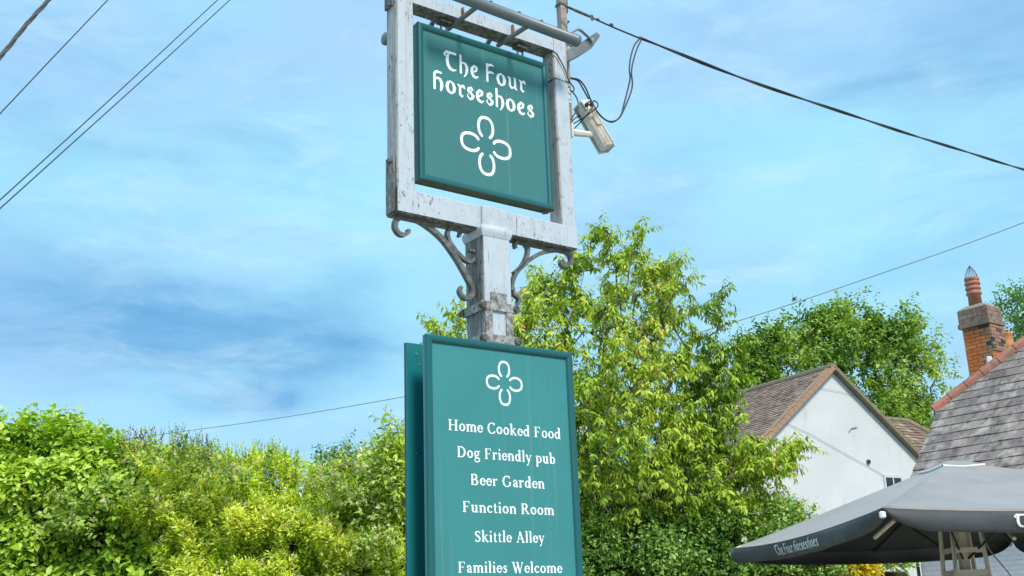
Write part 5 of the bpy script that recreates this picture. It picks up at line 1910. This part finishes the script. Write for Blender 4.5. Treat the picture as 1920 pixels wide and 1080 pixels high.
m.add(vs, [(3, 0, 4, 7), (0, 1, 5, 9, 8, 4), (1, 2, 6, 5), (2, 3, 7, 6)])
m.build('wall', WALL_PUB, pub)
# painted brick courses low on the wall, seen under the parasol
m = MB()
for r_ in range(30):
    z = zwt - .1 - r_ * .075
    x = -3.6 + (.11 if r_ % 2 else 0)
    while x < we - .02:
        hi_ = min(x + .215, we - .01)
        m.box(F0 + SG * wg + ZUP * z, SE, SG, ZUP, (x, -.006, 0), (hi_, -.001, .066))
        x += .225
o = m.build('wall_bricks', WALL_PUB, pub)
o['kind'] = 'stuff'
# black downpipe at the corner
m = MB()
m.tube([F0 + SE * (we + .03) + SG * (wg - .04) + ZUP * 0.0, F0 + SE * (we + .03) + SG * (wg - .04) + ZUP * (zwt - .1)], .03, 8)
m.build('downpipe', BLACK, pub)
# hip tiles
Hs = SC + SE * .13 + upv * (S_hip - .12) + SN * .05
s_end = S_hip + 3.1
He = SC + SE * e_at(s_end) + upv * s_end + SN * .05
nh = 12
hd = (He - Hs) / np.linalg.norm(He - Hs)
sdv = np.cross(hd, SN); sdv /= np.linalg.norm(sdv)
Lh = np.linalg.norm(He - Hs)
for k in range(nh):
    p0 = Hs + hd * (Lh * k / nh)
    l_ = Lh / nh - .012
    m = MB()
    rise = .012 * (k % 2)
    ringp = [(-.125, -.055), (-.10, .0), (-.04, .045), (.02, .055), (.07, .03), (.10, -.03)]
    V_ = []
    for tt_ in (0, l_):
        sc_ = 1.06 if tt_ == 0 else .97
        for a_, h_ in ringp:
            V_.append(p0 + hd * tt_ + sdv * a_ * sc_ + SN * (h_ * sc_ + rise * .3))
        for a_, h_ in ringp[::-1]:
            V_.append(p0 + hd * tt_ + sdv * a_ * sc_ * .85 + SN * (h_ * sc_ - .02))
    n6 = 12
    Fh = [(i, (i + 1) % n6, n6 + (i + 1) % n6, n6 + i) for i in range(n6)] + [tuple(range(n6 - 1, -1, -1)), tuple(range(n6, 2 * n6))]
    m.add(V_, Fh)
    m.build('hip_tile', HIP, pub)
m = MB()
m.tube([Hs + hd * .1 - SN * .05, He - SN * .05], .055, 6)
m.build('hip_mortar', MORTAR, pub)

# chimney
YK = 22.3
kc = at_y(1852, 600, YK)                       # near vertical corner
K0 = np.array([kc[0], kc[1], 0])
W1 = float(np.dot(on_plane(1801, 600, K0, SG) - K0, SE))
W2 = float(np.dot(on_plane(1876, 600, K0, SE) - K0, SG))
zk0 = at_y(1835, 760, YK)[2] - .6
zc_b = at_y(1852, 606, YK)[2]
zc_t = at_y(1852, 572, YK)[2]
ch = empty('chimney', (K0[0], K0[1], zk0), None, None)
ch.parent = pub
ch.matrix_parent_inverse = Matrix.Translation(-pub.location)
inv_ch = Matrix.Translation(-Vector((K0[0], K0[1], zk0)))


def chpart(mb, name, mat, smooth=False):
    o = mb.build(name, mat, None, smooth)
    o.parent = ch
    o.matrix_parent_inverse = inv_ch
    return o


m = MB()
m.box(K0, SE, SG, ZUP, (.012, .012, zk0), (W1 - .012, W2 - .012, zc_t - .02))
chpart(m, 'mortar_core', varied('orange_mortar', (.40, .19, .09), (.30, .15, .08), 14, .95, 0, .5))
ch_h = .0745
zsplit = at_y(1830, 620, YK)[2]
zstep = at_y(1866, 655, YK)[2]
rows = int((zc_b - zk0) / ch_h)
for r_ in range(rows):
    z = zc_b - (r_ + 1) * ch_h
    # left face (along SE)
    hi_proud = .0
    def face(o_, e_, n_, wtot, offs, sooty):
        x = -offs
        while x < wtot - .01:
            a, c = max(x, 0.0), min(x + .215, wtot)
            if wtot - c < .06:
                c = wtot
            if c - a > .06 and (c == wtot or x + .225 < wtot - .01):
                mm_ = MB()
                j = RNG.uniform(-.003, .005)
                mm_.box(o_ + ZUP * z, e_, n_, ZUP, (a + .004, -.002 - j, .005), (c - .004, .05, ch_h - .005))
                if sooty is None:
                    quoin = a < .10 and z > at_y(1852, 690, YK)[2]
                    mt = BRICK_B if (z > zsplit + .0 or quoin) else BRICK_O
                else:
                    mt = BRICK_B if z > zstep else BRICK_O
                chpart(mm_, 'brick', mt)
            x += .225
    vis_bottom = at_y(1830, 715, YK)[2] - .35
    if z > vis_bottom:
        face(K0, SE, SG, W1, .1125 if r_ % 2 else 0.0, None)
        if z > zstep:
            face(K0 - SE * .03 + SG * 0.0, SG, SE, W2, 0.0 if r_ % 2 else .1125, True)
        else:
            face(K0 + SE * .004, SG, SE, W2 - .03, 0.0 if r_ % 2 else .1125, True)
# thicker upper part of the right face
m = MB()
m.box(K0, SE, SG, ZUP, (-.022, .01, zstep), (.012, W2 - .01, zc_b))
chpart(m, 'mortar_backing', MORTAR)
# cap courses
ncap = 4
for r_ in range(ncap):
    z = zc_b + (zc_t - zc_b) * r_ / ncap
    hh = (zc_t - zc_b) / ncap
    pj_ = .058 if r_ == 0 else .034
    x0_, x1_, y0_, y1_ = -pj_, W1 + pj_, -pj_, W2 + pj_
    m = MB()
    m.box(K0, SE, SG, ZUP, (x0_ + .012, y0_ + .012, z), (x1_ - .012, y1_ - .012, z + hh))
    chpart(m, 'cap_mortar', MORTAR)
    for (o_, e_, n_, wt) in ((K0 + SE * x0_ + SG * y0_, SE, SG, x1_ - x0_), (K0 + SE * x0_ + SG * y0_, SG, SE, y1_ - y0_)):
        x = -(.1125 if r_ % 2 else 0)
        while x < wt - .02:
            a, c = max(x, 0), min(x + .215, wt)
            mm_ = MB()
            mm_.box(o_ + ZUP * z, e_, n_, ZUP, (a + .003, RNG.uniform(-.004, .003), .004), (c - .003, .06, hh - .004))
            chpart(mm_, 'brick', BRICK_CAP)
            x += .225
m = MB()
cc_ = K0 + SE * W1 / 2 + SG * W2 / 2
V_ = []
for r_, z in ((1.0, zc_t), (.92, zc_t + .03), (.55, zc_t + .10), (.40, zc_t + .11)):
    for a, c in ((-1, -1), (1, -1), (1, 1), (-1, 1)):
        V_.append(cc_ + SE * a * r_ * (W1 / 2 + .03) + SG * c * r_ * (W2 / 2 + .03) + ZUP * z)
m.add(V_, [(i * 4 + q, i * 4 + (q + 1) % 4, i * 4 + 4 + (q + 1) % 4, i * 4 + 4 + q) for i in range(3) for q in range(4)] + [(12, 13, 14, 15)])
chpart(m, 'flaunching', MORTAR)
pc = at_y(1828, 560, YK + .25)
pc = on_plane(1827.5, 560, cc_ * np.array([1, 1, 0]), np.array([0, 1., 0]))
P0_ = np.array([pc[0], cc_[1], zc_t + .06])
zt_ = on_plane(1826, 521, P0_, np.array([0, 1., 0]))[2]
hp = zt_ - P0_[2]
m = MB()
prof = [(.135, 0), (.128, hp * .40), (.150, hp * .42), (.158, hp * .46), (.150, hp * .50), (.135, hp * .52), (.135, hp * .58), (.156, hp * .60), (.156, hp * .66), (.135, hp * .68), (.135, hp * .74), (.158, hp * .76), (.158, hp * .82),
        (.135, hp * .84), (.135, hp * .89), (.150, hp * .91), (.150, hp * .99), (.128, hp), (.115, hp - .05)]
m.lathe(P0_, prof, 20)
chpart(m, 'chimney_pot', TERRA, True)
m = MB()
zt2 = on_plane(1824, 497, P0_, np.array([0, 1., 0]))[2] - P0_[2]
for k in range(12):
    a = 2 * pi * k / 12
    pts = []
    for t_ in np.linspace(0, 1, 6):
        r_ = .125 * (1 - t_ ** 1.8)
        pts.append(P0_ + np.array([cos(a) * r_, sin(a) * r_, hp - .01 + (zt2 - hp) * t_]))
    m.tube(pts, .006 if k % 3 == 0 else .0045, 4)
chpart(m, 'bird_guard', IRON_DARK)
# second pot behind, orange
ob = on_plane(1884, 640, P0_ + SG * .9, np.array([0, 1., 0]))
m = MB()
hb = on_plane(1884, 626, ob, np.array([0, 1., 0]))[2] - ob[2]
m.lathe(ob - ZUP * .30, [(.19, 0), (.175, .25), (.165, .30 + hb - .05), (.185, .30 + hb - .03), (.185, .30 + hb), (.15, .30 + hb)], 18)
chpart(m, 'chimney_pot', TERRA_O, True)['label'] = 'squat bright orange pot behind the stack'
m = MB()
m.lathe(ob + ZUP * (hb - .02) - np.array([.07, 0, 0]), [(.10, 0), (.10, .12), (.11, .13), (.11, .16), (.06, .18)], 14)
chpart(m, 'flue_cowl', STEEL, True)
m = MB()
m.box(ob - ZUP * 1.2, SE, SG, ZUP, (-.3, -.25, -.8), (.3, .25, .9))
chpart(m, 'rear_stack', MORTAR)
m = MB()
pt_ = at_y(1856, 672, YK - .6)
m.add([pt_ + np.array([-.045, 0, .05]), pt_ + np.array([.045, .02, .05]), pt_ + np.array([.06, 0, -.06]), pt_ + np.array([-.06, 0, -.05]),
       pt_ + np.array([-.045, .06, .05]), pt_ + np.array([.045, .08, .05]), pt_ + np.array([.06, .06, -.3]), pt_ + np.array([-.06, .06, -.3])],
      [(0, 1, 2, 3), (7, 6, 5, 4), (0, 3, 7, 4), (1, 5, 6, 2), (0, 4, 5, 1), (3, 2, 6, 7)])
chpart(m, 'lead_flashing', FRAME_W)

# ------------------------------------------------------------------ low tiled outhouse roof at the bottom
lo = empty('outhouse', at_y(1700, 1080, 17.5) * np.array([1, 1, 0]), 'low outhouse with a rough red tile roof beside the white wall', 'outbuilding')
zo = at_y(1690, 1066, 17.5)
a_ = at_y(1640, 1068, 17.5)
c_ = at_y(1722, 1066, 17.9)
m = MB()
V_ = [np.array([a_[0], a_[1] - .6, 0]), np.array([c_[0], c_[1] - .6, 0]), np.array([c_[0], c_[1] + 1.5, 0]), np.array([a_[0], a_[1] + 1.5, 0])]
m.add(V_ + [p + ZUP * (a_[2] - .5) for p in V_[:2]] + [p + ZUP * (a_[2] - .05) for p in V_[2:]], [(0, 1, 5, 4), (1, 2, 6, 5), (2, 3, 7, 6), (3, 0, 4, 7)])
m.build('wall', BRICK_O, lo)
tri_tiles('roof_tiles', a_ + np.array([-.1, .6, 0]), c_ + np.array([-.03, .6, 0]), a_ + np.array([-.1, -.9, -.75]), c_ + np.array([-.03, -.9, -.75]), roof_tile_mat('red_clay_tiles', (.30, .11, .07), (.42, .17, .10), (.45, .20, .13), (.5, .3, .2)), lo, .11, .2, 9)

# ------------------------------------------------------------------ parasol
PX, PY, PYAW, PH, PHA = 3.847, 10.107, -.086, 2.317, .576
uu = np.array([sin(PYAW), cos(PYAW), 0]); vv = np.array([cos(PYAW), -sin(PYAW), 0])
PM_ = np.array([PX, PY, PH])
par_ = empty('parasol', (PX, PY, 0), 'large rectangular charcoal parasol with printed valance at lower right', 'parasol')
hu, hv_ = 2.0, 1.5
corner = lambda a, c: PM_ + uu * a * hu + vv * c * hv_
apex = PM_ + ZUP * PHA


def canopy_pt(a, c, r):
    """r 0 apex..1 edge along the direction (a,c) on the unit square"""
    p = PM_ + uu * a * hu * r + vv * c * hv_ * r
    m_ = max(abs(a), abs(c))
    edgepos = min(abs(a), abs(c)) / m_          # 1 at the corner, 0 mid-edge
    sag = -.055 * (1 - edgepos ** 2) * sin(pi * min(r, 1) * .5) ** 1.5
    return p + ZUP * (PHA * (1 - r) ** 1.06 + sag - .045 * r * (1 - r) * (1 - edgepos) * 1.5)


m = MB()
NS, NR = 20, 12
per = []
for sd in range(4):
    for k in range(NS):
        t_ = -1 + 2 * k / NS
        per.append([(-1, t_), (t_, 1), (1, -t_), (-t_, -1)][sd])
V_ = [canopy_pt(a, c, .06 + (r / NR) * .94) for r in range(NR + 1) for a, c in per]
n_ = len(per)
F_ = [(r * n_ + i, r * n_ + (i + 1) % n_, (r + 1) * n_ + (i + 1) % n_, (r + 1) * n_ + i) for r in range(NR) for i in range(n_)]
m.add(V_, F_)
canopy = m.build('canopy', CANVAS, par_, True)
sol = canopy.modifiers.new('thickness', 'SOLIDIFY')
sol.thickness = .004
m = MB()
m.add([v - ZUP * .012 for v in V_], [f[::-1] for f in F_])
CANOPY_SHADE = varied('painted_canopy_shade', (.022, .021, .02), (.034, .032, .03), 3, .8, 0, .2)  # dark sheet added under the canopy; the underside's shade is in this colour
m.build('canopy_shade_sheet', CANOPY_SHADE, par_, True)
# top vent cap
m = MB()
V_ = []
for r_, dz in ((.125, .012), (.115, .022), (.07, .022), (.0, .012)):
    for a, c in per:
        q = canopy_pt(a, c, max(r_, .0)) if r_ > 0 else apex
        V_.append(q + ZUP * dz)
m.add(V_, [(r * n_ + i, r * n_ + (i + 1) % n_, (r + 1) * n_ + (i + 1) % n_, (r + 1) * n_ + i) for r in range(3) for i in range(n_)])
m.build('vent_cap', CANVAS, par_, True)
m = MB()
rim = [canopy_pt(a, c, .125) + ZUP * .012 for a, c in per]
m.tube(rim + [rim[0]], .010, 6, False)
m.build('cap_rim', WHITE_PL, par_)

VAL = .145


def valance_pt(A_, B__, t_, v_, outn, ta=.35, tb=.35):
    """t_ along the edge, v_ 0 top .. 1 hem"""
    p = A_ + (B__ - A_) * t_
    sagz = -.055 * (1 - (2 * t_ - 1) ** 2)
    L_ = np.linalg.norm(B__ - A_)
    dcorner = min(t_, 1 - t_) * L_
    q0, q1 = min(1.0, t_ * L_ / ta), min(1.0, (1 - t_) * L_ / tb)
    ln = VAL * (max(0.0, 1 - (1 - q0) ** 2.2) ** .6) * (max(0.0, 1 - (1 - q1) ** 2.2) ** .6)
    ln = max(ln, .012)
    wave = .028 * sin(t_ * 9.0 + 1) * v_ + .018 * sin(t_ * 23 + 2) * v_ * v_
    out_ = outn * (.03 * sin(min(v_, 1) * pi * .6) - .05 * v_ * v_ + wave)
    return p + ZUP * (sagz - ln * v_) + out_


edges = {'AB': ((1, -1), (-1, -1)), 'BD': ((-1, -1), (-1, 1)), 'AC': ((1, -1), (1, 1)), 'CD': ((1, 1), (-1, 1))}
for nm, (p_, q_) in edges.items():
    A_, B__ = corner(*p_), corner(*q_)
    mid_ = (A_ + B__) / 2 - PM_
    outn = mid_ / np.linalg.norm(mid_)
    m = MB()
    NT, NV = 56, 8
    for i in range(NT + 1):
        for j in range(NV + 1):
            m.v.append(valance_pt(A_, B__, i / NT, j / NV, outn, *((.12, .80) if nm == 'AB' else (.40, .40))))
    for i in range(NT):
        for j in range(NV):
            k = i * (NV + 1) + j
            m.f.append((k, k + 1, k + NV + 2, k + NV + 1))
    o = m.build('valance', VALANCE, par_, True)
    s_ = o.modifiers.new('thickness', 'SOLIDIFY')
    s_.thickness = .003
    if nm in ('AB', 'BD'):
        V2, F2, w_ = text_layout(GOT, 'The Four Horseshoes', .03, .45, .05)
        L_ = np.linalg.norm(B__ - A_)
        if nm == 'AB':
            # photo: word starts near x=1452 and ends near x=1536
            def tpos(x_, y_):
                P = on_plane(x_, y_, A_, outn)
                return np.dot(P - A_, (B__ - A_)) / L_ ** 2
            t0_, t1_ = tpos(1452, 1015), tpos(1536, 998)
        else:
            def tpos(x_, y_):
                P = on_plane(x_, y_, A_, outn)
                return np.dot(P - A_, (B__ - A_)) / L_ ** 2
            t0_ = tpos(1898, 962)
            t1_ = 1 - t0_
            t1_ = t0_ + 1.35 / L_
        hh = .058
        vs = []
        for a, c in V2:
            tt_ = t0_ + (t1_ - t0_) * a / w_
            zz_ = .108 - c * hh
            vs.append(valance_pt(A_, B__, tt_, zz_ / VAL, outn) + outn * .006)
        mesh_obj('lettering', vs, F2, LETTER, par_)
# ribs, struts, hub, pole head
hub = PM_ + ZUP * (PHA - .12)
for a, c in ((-1, -1), (-1, 1), (1, -1), (1, 1), (0, -1), (0, 1), (1, 0), (-1, 0)):
    m = MB()
    e_ = canopy_pt(a, c, .985) - ZUP * .03
    m.tube([hub, hub + (e_ - hub) * .5 + ZUP * .01, e_], .013, 6)
    m.build('rib', CANOPY_SHADE, par_)  # ribs and struts share the painted shade colour and sink into it
    if a and c:
        m = MB()
        run = PM_ - ZUP * .30
        md = canopy_pt(a, c, .34) - ZUP * .04
        m.tube([run, md], .010, 6)
        m.build('strut', CANOPY_SHADE, par_)
    if a and c:
        m = MB()
        e_ = corner(a, c)
        o_ = e_ - PM_; o_[2] = 0; o_ /= np.linalg.norm(o_)
        m.lathe(e_ + o_ * .015 - ZUP * .05, [(.012, -.02), (.024, -.012), (.024, .02), (.012, .028)], 10)
        m.build('corner_pocket', WHITE_PL, par_)
for (ax_, ay_, bx_, by_, Y_) in ((1640, 1008, 1677, 975, 8.9), (1880, 984, 1902, 1010, 9.6)):
    m = MB()
    m.tube([at_y(ax_, ay_, Y_), at_y(bx_, by_, Y_ - .25)], .017, 8)
    m.build('brace', BEIGE, par_)
m = MB()
m.lathe(hub, [(.06, -.06), (.09, -.05), (.09, .04), (.05, .06)], 14)
m.build('hub', BEIGE, par_)
# mast head: central post, four angle legs, plates
bx0 = PM_ * np.array([1, 1, 0])
m = MB()
m.box(bx0, vv, uu, ZUP, (-.038, -.038, .1), (.038, .038, PH + PHA - .1), .006)
m.build('pole', BEIGE, par_)
for sx in (-1, 1):
    for sy in (-1, 1):
        m = MB()
        b0_ = bx0 + vv * sx * .19 + uu * sy * .16
        t0_ = bx0 + vv * sx * .125 + uu * sy * .11
        m.tube([b0_ + ZUP * .05, bx0 + vv * sx * .155 + uu * sy * .13 + ZUP * 1.7, t0_ + ZUP * (PH + .02)], [.026, .022, .018], 4)
        m.build('frame_leg', BEIGE, par_)
for z, sc_ in ((PH + .02, .13), (PH - .19, .135), (PH - .40, .15)):
    m = MB()
    hgt = .03 if z > PH - .3 else .09
    for sy in (-1, 1):
        m.box(bx0 + uu * sy * (sc_ * .85) + ZUP * z, vv, uu, ZUP, (-sc_, -.005, -hgt), (sc_, .005, hgt * .4))
    for sx in (-1, 1):
        m.box(bx0 + vv * sx * sc_ + ZUP * z, uu, vv, ZUP, (-sc_ * .8, -.005, -hgt), (sc_ * .8, .005, hgt * .4))
    m.build('cross_plate', BEIGE, par_)
m = MB()
m.box(bx0 + ZUP * (PH - .85), vv, uu, ZUP, (-.14, -.145, 0), (-.01, -.135, .42))
m.box(bx0 + ZUP * (PH - .85), vv, uu, ZUP, (.03, -.150, 0), (.15, -.135, .42))
m.build('gear_plate', BEIGE, par_)
m = MB()
m.tube(catmull([bx0 + vv * .13 - uu * .12 + ZUP * (PH + .0), bx0 + vv * .17 - uu * .14 + ZUP * (PH - .2), bx0 + vv * .33 - uu * .12 + ZUP * (PH - .42), bx0 + vv * .33 - uu * .12 + ZUP * (PH - .52), bx0 + vv * .22 - uu * .12 + ZUP * (PH - .62)], 6), .006, 6)
m.tube(catmull([bx0 - vv * .14 - uu * .12 + ZUP * (PH - .02), bx0 - vv * .15 - uu * .15 + ZUP * (PH - .3), bx0 - vv * .25 - uu * .12 + ZUP * (PH - .48)], 6), .004, 6)
m.build('winding_cord', WIRE_G, par_, True)
m = MB()
bp = bx0 - vv * .26 - uu * .12 + ZUP * (PH - .50)
for k in range(5):
    m.lathe(bp - ZUP * .035 * k, [(.004, -.012), (.018 + .004 * k, 0), (.004, .012)], 8)
m.build('cord_toggle', BLACK, par_)
m = MB()
m.box(bx0, vv, uu, ZUP, (-.5, -.5, 0), (.5, .5, .08))
m.build('base_slab', MORTAR, par_)
